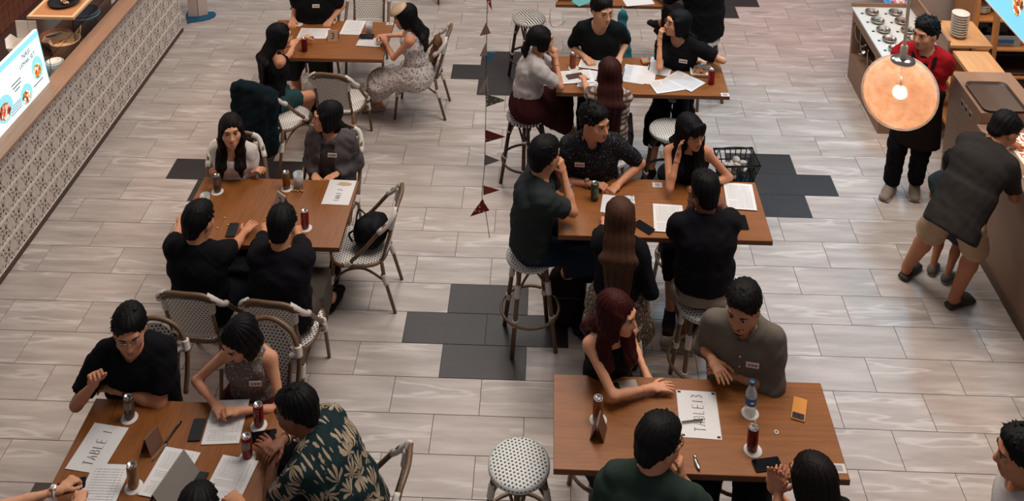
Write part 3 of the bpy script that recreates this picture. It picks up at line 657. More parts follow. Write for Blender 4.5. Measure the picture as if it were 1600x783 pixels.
table('bar table at the top of the hall with a teal bag hung by it', .068, 1.155, 9.60, 10.2, ZR, m_tabx)
# ================================================================ PEOPLE: smooth-blended volumes turned into one skin
def V(*a): return np.array(a, float)
def unit(v): v = np.array(v, float); return v/(np.linalg.norm(v)+1e-12)
class Field:
    def __init__(s): s.p = []
    def cone(s, a, b, ra, rb, k=.02, sub=False): s.p.append(('c', V(*a), V(*b), ra, rb, k, sub)); return s
    def econe(s, a, b, side, wa, wb, k=.03, cap=None, sub=False): s.p.append(('e', V(*a), V(*b), V(*side), wa, wb, k, sub, cap)); return s
    def ell(s, c, r, R=None, k=.02, sub=False): s.p.append(('l', V(*c), V(*r), np.eye(3) if R is None else R, k, sub)); return s
    def box(s, p):
        if p[0] == 'c': r = max(p[3], p[4]); return np.minimum(p[1], p[2])-r, np.maximum(p[1], p[2])+r
        if p[0] == 'e': r = max(*p[4], *p[5]); return np.minimum(p[1], p[2])-r, np.maximum(p[1], p[2])+r
        e = np.sqrt(((p[3]*p[2])**2).sum(1)); return p[1]-e, p[1]+e
    def mesh(s, h, smooth=1, clip=None):
        bs = [s.box(p) for p in s.p if not p[-2 if p[0] == 'e' else -1]]
        lo = np.min([b[0] for b in bs], 0)-3*h; hi = np.max([b[1] for b in bs], 0)+3*h
        n = np.ceil((hi-lo)/h).astype(int)+1
        F_ = np.full(n, .5, np.float32); ax = [(lo[i]+h*np.arange(n[i])).astype(np.float32) for i in range(3)]
        for p in s.p:
            b0, b1 = s.box(p); k = p[6] if p[0] == 'e' else p[-2]; sub = p[7] if p[0] == 'e' else p[-1]
            mg = k+2.5*h; i0 = np.maximum(np.floor((b0-mg-lo)/h).astype(int), 0); i1 = np.minimum(np.ceil((b1+mg-lo)/h).astype(int)+1, n)
            if (i1 <= i0).any(): continue
            X = ax[0][i0[0]:i1[0], None, None]; Y = ax[1][None, i0[1]:i1[1], None]; Z = ax[2][None, None, i0[2]:i1[2]]
            if p[0] == 'c':
                a, b = p[1], p[2]; d = b-a; L = max(d@d, 1e-9); x, y, z = X-a[0], Y-a[1], Z-a[2]
                t = np.clip((x*d[0]+y*d[1]+z*d[2])/L, 0, 1); D = np.sqrt((x-t*d[0])**2+(y-t*d[1])**2+(z-t*d[2])**2)-(p[3]+(p[4]-p[3])*t)
            elif p[0] == 'e':
                a, b = p[1], p[2]; d = b-a; L = max(d@d, 1e-9); u = d/math.sqrt(L); sd = p[3]-u*(p[3]@u); sd /= np.linalg.norm(sd)+1e-9; nn = np.cross(u, sd)
                x, y, z = X-a[0], Y-a[1], Z-a[2]; w = x*u[0]+y*u[1]+z*u[2]; t = np.clip(w/math.sqrt(L), 0, 1); cu = w-t*math.sqrt(L)
                cs = x*sd[0]+y*sd[1]+z*sd[2]; cn = x*nn[0]+y*nn[1]+z*nn[2]
                wd = p[4][0]+(p[5][0]-p[4][0])*t; dp = p[4][1]+(p[5][1]-p[4][1])*t; m = np.minimum(wd, dp); cap = p[8] if p[8] else m
                if p[8]: D = np.maximum((np.sqrt((cs/wd)**2+(cn/dp)**2)-1)*m, np.abs(cu)-p[8]*0-.0)if False else np.maximum((np.sqrt((cs/wd)**2+(cn/dp)**2)-1)*m, np.abs(cu)-p[8])
                else: D = (np.sqrt((cs/wd)**2+(cn/dp)**2+(cu/cap)**2)-1)*m
            else:
                R = p[3]; x, y, z = X-p[1][0], Y-p[1][1], Z-p[1][2]; q = [(x*R[0, i]+y*R[1, i]+z*R[2, i])/p[2][i] for i in range(3)]
                k0 = np.sqrt(q[0]**2+q[1]**2+q[2]**2); k1 = np.sqrt(sum((q[i]/p[2][i])**2 for i in range(3)))+1e-6; D = k0*(k0-1)/k1
            sl = tuple(slice(i0[i], i1[i]) for i in range(3)); G = F_[sl]
            if sub: hh = np.maximum(k-np.abs(G+D), 0)/k; F_[sl] = np.maximum(G, -D)+hh*hh*k*.25
            else: hh = np.maximum(k-np.abs(G-D), 0)/k; F_[sl] = np.minimum(G, D)-hh*hh*k*.25
        return nets(F_, lo, h, smooth)
_C = np.array([(i, j, k) for i in (0, 1) for j in (0, 1) for k in (0, 1)])
_E = [(a, b) for a in range(8) for b in range(a+1, 8) if np.abs(_C[a]-_C[b]).sum() == 1]
def nets(G, lo, h, smooth=1):
    G[0] = G[-1] = .5; G[:, 0] = G[:, -1] = .5; G[:, :, 0] = G[:, :, -1] = .5
    I = G < 0; n = np.array(G.shape)-1; cnt = np.zeros(n, np.uint8)
    for c in _C: cnt += I[c[0]:c[0]+n[0], c[1]:c[1]+n[1], c[2]:c[2]+n[2]]
    act = np.argwhere((cnt > 0) & (cnt < 8)); idx = np.full(n, -1, np.int32); idx[tuple(act.T)] = np.arange(len(act))
    vals = np.stack([G[tuple((act+c).T)] for c in _C], 1); acc = np.zeros((len(act), 3)); w = np.zeros(len(act))
    for a, b in _E:
        va, vb = vals[:, a], vals[:, b]; m = (va < 0) != (vb < 0); t = np.where(m, va/np.where(m, va-vb, 1), 0)
        acc += np.where(m[:, None], _C[a]+t[:, None]*(_C[b]-_C[a]), 0); w += m
    P = lo+h*(act+acc/w[:, None]); fs = []
    for ax in range(3):
        o1, o2 = (ax+1) % 3, (ax+2) % 3; A = [slice(0, -1) if i == ax else slice(1, -1) for i in range(3)]; B_ = [slice(1, None) if i == ax else slice(1, -1) for i in range(3)]
        Ia, Ib = I[tuple(A)], I[tuple(B_)]; q = np.argwhere(Ia != Ib); fl = Ia[tuple(q.T)]; off = np.ones(3, int); off[ax] = 0; q = q+off
        e1 = np.zeros(3, int); e1[o1] = 1; e2 = np.zeros(3, int); e2[o2] = 1
        Q = np.stack([idx[tuple((q-d).T)] for d in (e1+e2, e2, 0*e1, e1)], 1); Q[~fl] = Q[~fl][:, ::-1]; fs.append(Q)
    Fq = np.concatenate(fs)
    for _ in range(smooth):
        S_ = np.zeros_like(P); c = np.zeros(len(P))
        for a in range(4):
            b = (a+1) % 4
            for i in range(3): S_[:, i] += np.bincount(Fq[:, a], P[Fq[:, b], i], len(P))+np.bincount(Fq[:, b], P[Fq[:, a], i], len(P))
            c += np.bincount(Fq[:, a], None, len(P))+np.bincount(Fq[:, b], None, len(P))
        P = P*.45+.55*S_/c[:, None]
    return P, Fq
def vnorm(P, Q):
    n = np.cross(P[Q[:, 2]]-P[Q[:, 0]], P[Q[:, 3]]-P[Q[:, 1]]); N = np.zeros_like(P)
    for a in range(4):
        for i in range(3): N[:, i] += np.bincount(Q[:, a], n[:, i], len(P))
    return N/(np.linalg.norm(N, axis=1)[:, None]+1e-12)
def folds(P, Q, amp, wl=.09, seed=0):
    r = np.random.RandomState(seed); d = np.zeros(len(P))
    for i in range(7):
        k = r.normal(size=3); k = k/np.linalg.norm(k)*2*PI/(wl*r.uniform(.6, 1.7)); d += np.sin(P@k+r.uniform(0, 6.3)+1.6*np.sin(P@k[::-1]*.4))
    return P+vnorm(P, Q)*(amp*d/2.6)[:, None]
def qmesh(name, parts, mats, L0):
    """parts: list of (verts, faces array or list, material index)"""
    vs = []; fl = []; ls = []; mi = []; o = 0
    for P, Q, m in parts:
        vs.append(np.asarray(P, float)-L0)
        if isinstance(Q, np.ndarray): fl.append((Q+o).ravel()); ls.append(np.full(len(Q), 4)); 
        else: fl.append(np.array([i+o for f in Q for i in f])); ls.append(np.array([len(f) for f in Q]))
        mi.append(np.full(len(Q), m)); o += len(P)
    v = np.concatenate(vs); f = np.concatenate(fl).astype(np.int32); l = np.concatenate(ls).astype(np.int32); m = np.concatenate(mi).astype(np.int32)
    me = bpy.data.meshes.new(name); me.vertices.add(len(v)); me.vertices.foreach_set('co', v.astype(np.float32).ravel())
    me.loops.add(len(f)); me.loops.foreach_set('vertex_index', f); me.polygons.add(len(l))
    me.polygons.foreach_set('loop_start', np.concatenate([[0], np.cumsum(l)[:-1]]).astype(np.int32)); me.polygons.foreach_set('loop_total', l)
    me.polygons.foreach_set('material_index', m); me.polygons.foreach_set('use_smooth', np.ones(len(l), bool))
    for x in mats: me.materials.append(x)
    me.update(calc_edges=True); me.validate(); return me
def ik(S_, T, l1, l2, pole):
    d = T-S_; L = np.linalg.norm(d); u = d/(L+1e-9); L = min(max(L, abs(l1-l2)+.02), (l1+l2)*.995); T = S_+u*L
    a = (l1*l1-l2*l2+L*L)/(2*L); hh = math.sqrt(max(l1*l1-a*a, 0)); p = pole-u*(pole@u); p = unit(p)
    return S_+u*a+p*hh, T
m_eye = mat('eye_white', 'c9c2bc', .3); m_iris = mat('eye_dark', '14100e', .2); m_lip = mat('lip', '8e4a44', .5); m_teeth = mat('teeth', 'd8d0c4', .4)
SKINS = {}
def skin(c):
    def fn(t):
        n = t.noise(t.coord(), 30, 3); t.base(t.mix(t.math('MULTIPLY', n, .18), c, '8a4a3a')); t.b.inputs['Subsurface Weight'].default_value = .08; t.b.inputs['Subsurface Radius'].default_value = (.01, .004, .002)
    return mat('skin_'+c, c, .55, spec=.35, fn=fn)
def hairmat(c):
    def fn(t):
        v = t.coord('Object', (130, 130, 6)); n = t.noise(v, 1.6, 2); t.base(t.mix(t.math('MULTIPLY', n, .75), c, '060404')); t.bump(n, .22, .006)
    return mat('hair_'+c, c, .58, spec=.16, fn=fn)
def hand_mesh(W_, d, nrm, side, pose, sc, fore):
    x = unit(d); z = nrm-x*(nrm@x); z = unit(z); y = np.cross(z, x)*side
    T = lambda a, b, c: W_+sc*(a*x+b*y+c*z)
    f = Field(); f.econe(T(-.005, 0, 0), T(.03, 0, 0), y, (.025*sc, .019*sc), (.033*sc, .017*sc), .012).econe(T(.03, .0, 0), T(.082, 0, 0), y, (.034*sc, .0165*sc), (.039*sc, .013*sc), .012)
    f.cone(W_-unit(fore)*.05, T(.0, 0, 0), .027*sc, .023*sc, .015)
    cur = {'flat': (6, 10, 6), 'relax': (22, 30, 20), 'fist': (70, 85, 55), 'half': (40, 50, 30), 'up': (12, 16, 10)}[pose]
    for i, (oy, ln) in enumerate(((.031, .066), (.0105, .074), (-.0105, .068), (-.030, .054))):
        p = np.array([.082, oy, 0]); a = 0; sp = (1.5-i)*.05*(1.6 if pose in ('flat', 'up') else .5)
        for j, (q, c) in enumerate(zip((.44, .31, .27), cur)):
            a += math.radians(c*(1+.12*(i-1.5))); e = p+ln*q*np.array([math.cos(a)*math.cos(sp), math.sin(sp)*math.cos(a), -math.sin(a)])
            f.cone(T(*p), T(*e), (.0092-.0007*j)*sc, (.0086-.0008*j)*sc, .005); p = e
    p = np.array([.022, .024, -.004]); dr = {'flat': (.62, .75, -.12), 'fist': (.8, .2, -.55), 'half': (.75, .45, -.45), 'relax': (.7, .6, -.35), 'up': (.6, .78, -.1)}[pose]
    for j, ln in enumerate((.040, .032, .026)):
        v = unit(np.array(dr)+np.array([.25, -.3, -.05])*j*.7); e = p+ln*v; f.cone(T(*p), T(*e), (.0125-.0015*j)*sc, (.011-.0015*j)*sc, .008); p = e
    return f.mesh(.0042*max(sc, .9), 0)
def to_world(mb, C_, R, sc):
    return [C_+R@(np.array(v)*sc) for v in mb.v], mb.f
NP = [0]
def person(label, head, hipz, yaw, lean=.08, side=0., look=(None, 0), roll=0, tall=1., girth=1., female=False, tone='b07a5c',
           hair=('short', '17120f'), hlen=.3, shirt=('tee', None), sleeve=.55, pants=('long', None), plen=1., hands=(None, None), poles=(None, None),
           poses=('relax', 'relax'), hdir=(None, None), hnrm=(None, None), feet=(None, None), shoes=('shoe', '2a2624'), glasses=None, tag=None, smile=False, beard=False,
           stand=False, Lh=None, dress=None, collar=False, head_world=None, nofine=False, twist=0, watch=None, midriff=None, jacket=None, neck=None, hip_xy=None, straps=True, hemdrop=.015, toe=(None, None), buttons=0):
    NP[0] += 1; sd = NP[0]
    t = math.radians(yaw); fw = V(math.cos(t), math.sin(t), 0); rt = V(fw[1], -fw[0], 0); sc = tall
    Lh = (Lh or (.64 if female else .67))*sc
    off = fw*lean+rt*side; dz = math.sqrt(max(Lh*Lh-off@off, .01)); hz = hipz+dz
    HC = at(head[0], head[1], hz) if head_world is None else V(*head_world)
    hip = HC-off-V(0, 0, dz)
    ly = math.radians(look[0] if look[0] is not None else yaw); lp = math.radians(look[1])
    hf = V(math.cos(ly)*math.cos(lp), math.sin(ly)*math.cos(lp), math.sin(lp)); hr = unit(np.cross(hf, V(0, 0, 1))); hu = np.cross(hr, hf)
    if roll: a = math.radians(roll); hr, hu = hr*math.cos(a)+hu*math.sin(a), -hr*math.sin(a)+hu*math.cos(a)
    R = np.stack([hr, hf, hu], 1); hs = (1.04 if female else 1.09)*(.5+.5*sc)
    up0 = unit(HC-hip); nb = HC-hs*(hf*.028+unit(hu+up0)*.135)
    u = unit(nb-hip); tw = math.radians(twist); r2 = rt*math.cos(tw)+fw*math.sin(tw); sr = unit(r2-u*(r2@u)); fr = np.cross(u, sr); srh = unit(rt-u*(rt@u)); frh = np.cross(u, srh)
    TL = np.linalg.norm(nb-hip); g = girth*sc
    bw = (.138 if female else .156)*(.6+.4*girth)*sc
    p0, p1, p2, p3 = hip, hip+u*TL*.33-fr*.012, hip+u*TL*.70-fr*.012, nb-u*.05*sc
    dims = [(.155, .112), (.118 if female else .136, .094), (.136 if female else .155, .106), (.105, .064)]
    dims = [(a*g, b*g) for a, b in dims]
    SH = [p3+sr*bw-u*.012, p3-sr*bw-u*.012]                        # right, left shoulder
    root = thing('person', label, 'person', (hip[0], hip[1], 0)); L0 = V(hip[0], hip[1], 0)
    Sk = skin(tone); body = []
    B = Field(); B.econe(p0, p1, srh, dims[0], dims[1], .05).econe(p1, p2, sr, dims[1], dims[2], .05).econe(p2, p3, sr, dims[2], dims[3], .05)
    la1, la2 = .285*sc, .25*sc; ra = (.034 if female else .040)*(.5+.5*girth)*sc
    EL, WR, HF = [], [], []
    for i in (0, 1):
        s = 1 if i == 0 else -1; tg = hands[i]
        if tg is None: tg = hip+srh*s*.14*sc+frh*.33+V(0, 0, .10) if not stand else hip+srh*s*.25*sc+frh*.06+V(0, 0, -.06)
        if isinstance(tg, tuple) and tg[0] == 'h': tg = HC+hs*(R@V(*tg[1:]))
        tg = V(*tg); pole = V(*poles[i]) if poles[i] is not None else (sr*s*.4-V(0, 0, 1)-fr*.3)
        E_, W_ = ik(SH[i], tg, la1, la2, pole); EL.append(E_); WR.append(W_)
        B.cone(p3+sr*s*bw*.35, SH[i], .05*g, ra*1.15, .04).cone(SH[i], E_, ra*1.12, ra*.86, .025).cone(E_, E_+(W_-E_)*.35, ra*.88, ra*.84, .015).cone(E_+(W_-E_)*.35, W_, ra*.84, ra*.56, .015)
        hd = unit(W_-E_) if hdir[i] is None else unit(hdir[i]); hn = V(0, 0, 1) if hnrm[i] is None else V(*hnrm[i])
        if abs(hd@unit(hn)) > .95: hn = hn+fr*.5
        HF.append((hd, hn)); body.append((*hand_mesh(W_, hd, hn, s, poses[i], (.86 if female else .96)*(.4+.6*sc), W_-E_), 0))
    B.cone(nb-u*.02-fr*.01, p3+sr*bw*.55, .05*sc, .04*sc, .04).cone(nb-u*.02-fr*.01, p3-sr*bw*.55, .05*sc, .04*sc, .04)
    l1, l2 = .43*sc, .42*sc; HJ = [hip+srh*.085*sc, hip-srh*.085*sc]; KN, AN, TO = [], [], []
    rl = (1.0 if female else 1.02)*(.6+.4*girth)*sc
    for i in (0, 1):
        s = 1 if i == 0 else -1; ft = feet[i]
        if ft is None: ft = (hip*V(1, 1, 0)+fw*(.0 if stand else .36)+rt*s*(.10 if stand else .12))
        ft = V(*ft); an = ft+V(0, 0, .085*sc)
        K_, A_ = ik(HJ[i], an, l1, l2, fw+V(0, 0, .45)+rt*s*.12); KN.append(K_); AN.append(A_)
        B.cone(HJ[i], K_, .082*rl, .057*rl, .04).cone(K_, K_+(A_-K_)*.3, .056*rl, .056*rl, .02).cone(K_+(A_-K_)*.3, A_, .056*rl, .036*rl, .02)
        to = unit(fw+rt*s*.18) if toe[i] is None else unit(toe[i]); TO.append(to); B.cone(A_-V(0, 0, .035)-to*.02, A_-V(0, 0, .056*sc)+to*.14*sc, .032*sc, .020*sc, .03)
    if female: 
        for s in (-1, 1): B.ell(p2-u*.02+sr*s*.065*sc+fr*.07*g, (.058*g, .05*g, .055*g), np.stack([sr, fr, u], 1), .04)
    body.append((*B.mesh(.0135, 2), 0))
    # head
    H = Field(); H.ell((0, -.018, .03), (.074, .094, .083)).ell((0, .012, -.02), (.066, .078, .088), None, .03).ell((0, .03, -.07), (.052 if not female else .046, .052, .043), None, .03).ell((0, .068, -.096), (.022, .018, .017), None, .025)
    for s in (-1, 1):
        H.ell((s*.04, .055, -.025), (.024, .022, .022), None, .025).ell((s*.012, .092, -.036), (.0095, .0095, .008), None, .006)
    H.cone((0, .082, .014), (0, .104, -.030), .0075, .0125, .012).cone((-.035, .078, .03), (.035, .078, .03), .010, .010, .02)
    for s in (-1, 1): H.ell((s*.031, .094, .010), (.018, .012, .011), None, .012, True)
    H.ell((0, .083, -.061), (.025, .010, .007), None, .010).ell((0, .081, -.073), (.021, .0105, .0075), None, .010)
    for s in (-1, 1): H.ell((s*.077, -.008, -.008), (.010, .018, .031), None, .010)
    nbl = R.T@(nb-u*.04-HC)/hs; H.cone((0, -.022, -.06), nbl, .054 if not female else .046, .062 if not female else .052, .03)
    P, Q = H.mesh(.0056, 1); body.append((HC+(P*hs)@R.T, Q, 0))
    hc_ = hair[1]
    E1, E2, E3, E4, E5 = MB(), MB(), MB(), MB(), MB()
    for s in (-1, 1):
        E1.ell((s*.031, .0785, .010), (.0145, .0095, .0085)); E2.ell((s*.031, .0865, .010), (.007, .004, .0072))
        E3.tube([(s*.016, .085, .0125), (s*.025, .0895, .018), (s*.036, .088, .018), (s*.047, .080, .012)], [.001, .0018, .0018, .001], 5)
        E3.tube([(s*.013, .089, .029), (s*.026, .0925, .034), (s*.040, .087, .035), (s*.053, .074, .030)], [.0018, .0030, .0028, .0014], 5)
    z1 = .005 if smile else 0
    E4.tube([(-.026, .078, -.064+z1*2), (-.012, .0915, -.0605), (0, .093, -.0625), (.012, .0915, -.0605), (.026, .078, -.064+z1*2)], [.002, .0045, .0045, .0045, .002], 6)
    E4.tube([(-.024, .078, -.066+z1*2), (-.011, .0895, -.0745-z1), (.011, .0895, -.0745-z1), (.024, .078, -.066+z1*2)], [.002, .005, .005, .002], 6)
    if smile: E5.ell((0, .085, -.0665), (.024, .0095, .0078))
    for mb, m in ((E1, 1), (E2, 2), (E3, 3), (E4, 4), (E5, 5)):
        if mb.v: body.append((*to_world(mb, HC, R, hs), m))
    Hm = hairmat(hc_)
    link('body', qmesh('body', body, [Sk, m_eye, m_iris, Hm, m_lip, m_teeth], L0), root, tuple(L0-L0))
    if beard:
        bf = Field(); bf.ell((0, .072, -.098), (.024, .018, .016), None, .01).cone((-.026, .080, -.053), (0, .0935, -.050), .004, .006, .01).cone((.026, .080, -.053), (0, .0935, -.050), .004, .006, .01)
        for s in (-1, 1): bf.cone((s*.028, .078, -.055), (s*.022, .070, -.095), .005, .007, .01)
        P, Q = bf.mesh(.005, 0); link('beard', qmesh('beard', [(HC+(P*hs)@R.T, Q, 0)], [Hm], L0), root)
    # hair
    hf_ = Field(); st = hair[0]; W2 = lambda *a: HC+hs*(R@V(*a)); RR = R
    def E(c, r, k=.02, sub=False): hf_.ell(W2(*c), V(*r)*hs, RR, k, sub)
    if st in ('short', 'crop', 'spiky'):
        vo = 1.0 if st != 'crop' else .97; E((0, -.026, .036), (.085*vo, .105*vo, .092*vo)); E((0, -.004, .086), (.070, .088, .048 if st != 'crop' else .030), .03); E((0, -.075, -.035), (.058, .036, .05), .03)
        E((0, .120, -.012), (.082, .078, .096), .015, True); E((0, .04, -.135), (.13, .13, .10), .02, True); E((0, -.05, -.172), (.12, .12, .085), .02, True); E((.09, .045, -.03), (.035, .05, .055), .01, True); E((-.09, .045, -.03), (.035, .05, .055), .01, True)
        rs = np.random.RandomState(sd)
        for i in range(190 if st != 'crop' else 120):
            d_ = unit(rs.normal(size=3)); d_[2] = abs(d_[2])*1.0-.35*(d_[1] < .1)*rs.uniform(0, 1); d_ = unit(d_)
            if d_[1] > .55 and d_[2] < .55: continue
            b_ = V(0, -.022, .040)+d_*V(.080, .098, .093); tn = unit(np.cross(d_, V(.3, -.2, 1)))*rs.uniform(-.6, .9)+V(0, .7, -.25)
            dd = unit(d_*(.45 if st != 'spiky' else .8)+tn*.9); ln = rs.uniform(.014, .030 if st == 'short' else .036)*(.35 if st == 'crop' else 1)
            hf_.cone(W2(*(b_-d_*.004)), W2(*(b_+dd*ln)), .0085*hs, .0025, .004)
    else:
        E((0, -.026, .036), (.086, .105, .090)); E((0, .124, -.030), (.068, .078, .108), .012, True)
        side_d = .03 if st != 'bob' else .034
        for s in (-1, 1): hf_.econe(W2(s*.066, .018, .045), W2(s*.077, -.012, -.07), hf, (.045*hs, .022*hs), (.05*hs, .024*hs), .02)
        if st == 'fringe' or hair[-1] == 'fringe': hf_.econe(W2(-.045, .075, .07), W2(.045, .075, .07), hu, (.035*hs, .018*hs), (.035*hs, .018*hs), .02); hf_.econe(W2(-.04, .088, .04), W2(.04, .088, .04), hu, (.02*hs, .011*hs), (.02*hs, .011*hs), .015)
        if st == 'pony':
            E((0, 0, -.13), (.13, .17, .085), .02, True); hf_.ell(W2(0, -.105, -.005), V(.03, .03, .03)*hs, RR, .015)
            q0 = W2(0, -.115, -.01); q1 = q0-hf*.03-V(0, 0, .07); q2 = q1-V(0, 0, hlen*.5)-hf*.0
            hf_.cone(q0, q1, .026, .033, .02).cone(q1, q2, .033, .012, .02)
        elif st == 'bob':
            hf_.econe(W2(0, -.06, .0), W2(0, -.062, -.085), hr, (.082*hs, .05*hs), (.085*hs, .045*hs), .03)
            for s in (-1, 1): hf_.econe(W2(s*.074, -.0, -.05), W2(s*.072, .012, -.115), hf, (.05*hs, .018*hs), (.04*hs, .012*hs), .02)
        else:
            q0 = W2(0, -.065, 0); q1 = nb-fr*.07+u*.03; q1 = q1*.5+W2(0, -.075, -.13)*.5; q2 = p2-fr*(dims[2][1]+.014)+u*.07; q3 = q2-unit(u+V(0, 0, .6))*max(hlen-.22, .02)
            hf_.econe(q0, q1, hr, (.082*hs, .045*hs), (.082*hs, .045), .03).econe(q1, q2, sr, (.095*hs, .048), (.105*hs, .036), .03).econe(q2, q3, sr, (.105*hs, .034), (.075*hs, .018), .03)
            if 'front' in hair:
                for s in (-1, 1):
                    a0 = W2(s*.075, .005, -.07); a1 = nb+sr*s*.075*sc+fr*.055-u*.02; a2 = p2+sr*s*.075+fr*(dims[2][1]+.035)+u*.02; a3 = a2-u*.10+fr*.0
                    hf_.econe(a0, a1, hf, (.045*hs, .025*hs), (.042, .028), .025).econe(a1, a2, sr, (.045, .026), (.045, .022), .025).cone(a2, a3, .03, .008, .03)
    P, Q = hf_.mesh(.0058 if st in ('short', 'crop', 'spiky') else .0068, 1 if st not in ('short', 'crop', 'spiky') else 0)
    q = (P-HC)@R; ph = np.arctan2(q[:, 0], q[:, 1]+.02); N = vnorm(P, Q)
    P = P+N*((.0016 if st not in ('short', 'crop', 'spiky') else .0011)*(np.sin(ph*44+1.5*np.sin(q[:, 2]*9))+1.5*np.sin(ph*19+q[:, 2]*5+sd)))[:, None]
    link('hair', qmesh('hair', [(P, Q, 0)], [Hm], L0), root)
    # clothes
    e = .014
    def inf(d, x): return (d[0]+x, d[1]+x)
    kind, sm = shirt
    if sm is not None:
        C = Field(); loose = .02 if kind in ('tee', 'shirt', 'jacket', 'blouse') else .004
        hem = p0-u*hemdrop if not midriff else p1-u*.02
        C.econe(hem, p1, srh, inf(dims[0], e+loose*.5), inf(dims[1], e+loose), .05, .02).econe(p1, p2, sr, inf(dims[1], e+loose), inf(dims[2], e+loose*.6), .05)
        if female and kind != 'jacket':
            for s in (-1, 1): C.ell(p2-u*.02+sr*s*.065*sc+fr*.07*g, V(.07*g, .062*g, .066*g), np.stack([sr, fr, u], 1), .05)
        if kind in ('tank', 'tube'):
            if kind == 'tank':
                C.econe(p2, p3-u*.03, sr, inf(dims[2], e), (dims[3][0]*.95, dims[3][1]+.02), .04)
                if straps:
                    for s in (-1, 1): C.cone(p3-u*.03+sr*s*.075*sc+fr*.075, p3+sr*s*.078*sc+u*.034, .034, .026, .02).cone(p3+sr*s*.078*sc+u*.034, p3-u*.04+sr*s*.075*sc-fr*.07, .026, .034, .02)
        else:
            C.econe(p2, p3, sr, inf(dims[2], e+.004), inf(dims[3], e+.008), .05)
            for i in (0, 1):
                s = 1 if i == 0 else -1; S0, E_, W_ = SH[i], EL[i], WR[i]
                C.cone(p3+sr*s*bw*.3, S0, .052*g+e*.8, ra*1.15+e, .04).cone(nb-u*.025-fr*.012, p3+sr*s*bw*.6, .052*sc+e*.6, .045*sc+e*.6, .04)
                f1 = min(sleeve, 1); en = S0+(E_-S0)*f1; ax = np.cross(E_-S0, V(.3, .2, .9)); ex = e*.7+loose*.5+(.010 if kind == 'tee' and sleeve < .8 else 0)
                C.cone(S0, S0+(E_-S0)*.25, ra*1.12+e, ra*1.1+ex*.9, .03).econe(S0+(E_-S0)*.2, en, ax, (ra*1.08+ex, ra*1.08+ex), (ra*.95+ex, ra*.95+ex), .03, .012 if sleeve < 1 else None)
                if sleeve > 1: en2 = E_+(W_-E_)*min(sleeve-1, .97); C.econe(E_, en2, np.cross(W_-E_, V(.3, .2, .9)), (ra*.9+ex, ra*.9+ex), (ra*.68+ex, ra*.68+ex), .025, .012)
            nk = neck if neck is not None else .062
            C.cone(nb-u*.035+fr*.03, nb+u*.15+fr*.02, nk*sc, nk*1.25*sc, .012, True)
        P, Q = C.mesh(.0125, 2); P = folds(P, Q, .0035 if kind != 'tube' else .001, .085, sd)
        so = link({'tee': 't_shirt', 'shirt': 'shirt', 'jacket': 'jacket', 'tank': 'sleeveless_top', 'tube': 'tube_top', 'blouse': 'blouse'}[kind], qmesh('top', [(P, Q, 0)], [sm], L0), root)
        if jacket is not None:
            J = Field(); x = .034
            J.econe(p0-u*.08, p1, srh, inf(dims[0], e+x), inf(dims[1], e+x+.012), .05, .012).econe(p1, p2, sr, inf(dims[1], e+x+.012), inf(dims[2], e+x), .05).econe(p2, p3, sr, inf(dims[2], e+x), inf(dims[3], e+.03), .05)
            for i in (0, 1):
                s = 1 if i == 0 else -1; S0, E_, W_ = SH[i], EL[i], WR[i]
                J.cone(p3+sr*s*bw*.3, S0, .07*g, ra*1.15+.026, .04).cone(S0, E_, ra*1.1+.028, ra*.9+.026, .03).econe(E_, E_+(W_-E_)*.93, np.cross(W_-E_, V(.3, .2, .9)), (ra*.9+.026,)*2, (ra*.7+.022,)*2, .03, .01)
            J.econe(p0-u*.12+fr*.16, nb+fr*.10-u*.06, sr, (.075, .13), (.05, .09), .01, .01, True).cone(nb-u*.03+fr*.03, nb+u*.15, .07, .085, .012, True)
            P, Q = J.mesh(.0125, 2); P = folds(P, Q, .004, .09, sd+9); jo = link('jacket', qmesh('jacket', [(P, Q, 0)], [jacket], L0), root)
            cb = MB()
            for s in (-1, 1): cb.tube([nb-L0-fr*.065+u*.035, nb-L0+sr*s*.064+u*.03-fr*.01, nb-L0+sr*s*.066+fr*.05-u*.03, nb-L0+sr*s*.075+fr*.10-u*.11], [.022, .026, .028, .012], 6, flat=.35)
            obj('lapel', cb, jacket, jo)
        for kb in range(buttons):
            c_ = p2+u*(.05-.075*kb)-L0+fr*(dims[2][1]+e+loose*.7+.006); obj('button', MB().ell(tuple(c_), (.006, .006, .006), 0, None, 8, 6), mat('button_pale', 'b8aea2', .4), so)
        if collar:
            cb = MB()
            for s in (-1, 1): cb.tube([nb-L0-fr*.062+u*.035, nb-L0+sr*s*.06+u*.028-fr*.01, nb-L0+sr*s*.062+fr*.045-u*.004, nb-L0+sr*s*.035+fr*.105-u*.045], [.022, .026, .027, .012], 6, flat=.4)
            obj('collar', cb, sm, root)
    kind, sm = pants
    if sm is not None:
        C = Field(); lo_ = .012
        C.econe(p0-u*.03, p0+u*.10, srh, inf(dims[0], e), inf(dims[1], e+.006), .04, .02)
        for i in (0, 1):
            K_, A_ = KN[i], AN[i]
            if kind == 'skirt':
                C.cone(HJ[i], HJ[i]+(K_-HJ[i])*min(plen, 1), .095*rl+e, .085*rl+e, .14)
                if plen > 1: C.econe(K_, K_+(A_-K_)*(plen-1), srh, (.10, .08), (.13, .09), .14, .012)
            else:
                wd = .03 if kind == 'wide' else lo_
                if plen <= 1 and kind == 'shorts': C.econe(HJ[i], HJ[i]+(K_-HJ[i])*plen, srh, (.085*rl+e, .085*rl+e), (.074*rl+e+.01, .072*rl+e+.01), .03, .012)
                else:
                    C.cone(HJ[i], K_, .083*rl+e, .058*rl+e+wd*.6, .03)
                    C.econe(K_, K_+(A_-K_)*min(plen-1+.0, .95), srh, (.058*rl+e+wd*.6,)*2, (.042*rl+e+wd,)*2, .03, None)
        P, Q = C.mesh(.0135, 2); P = folds(P, Q, .0035, .08, sd+50)
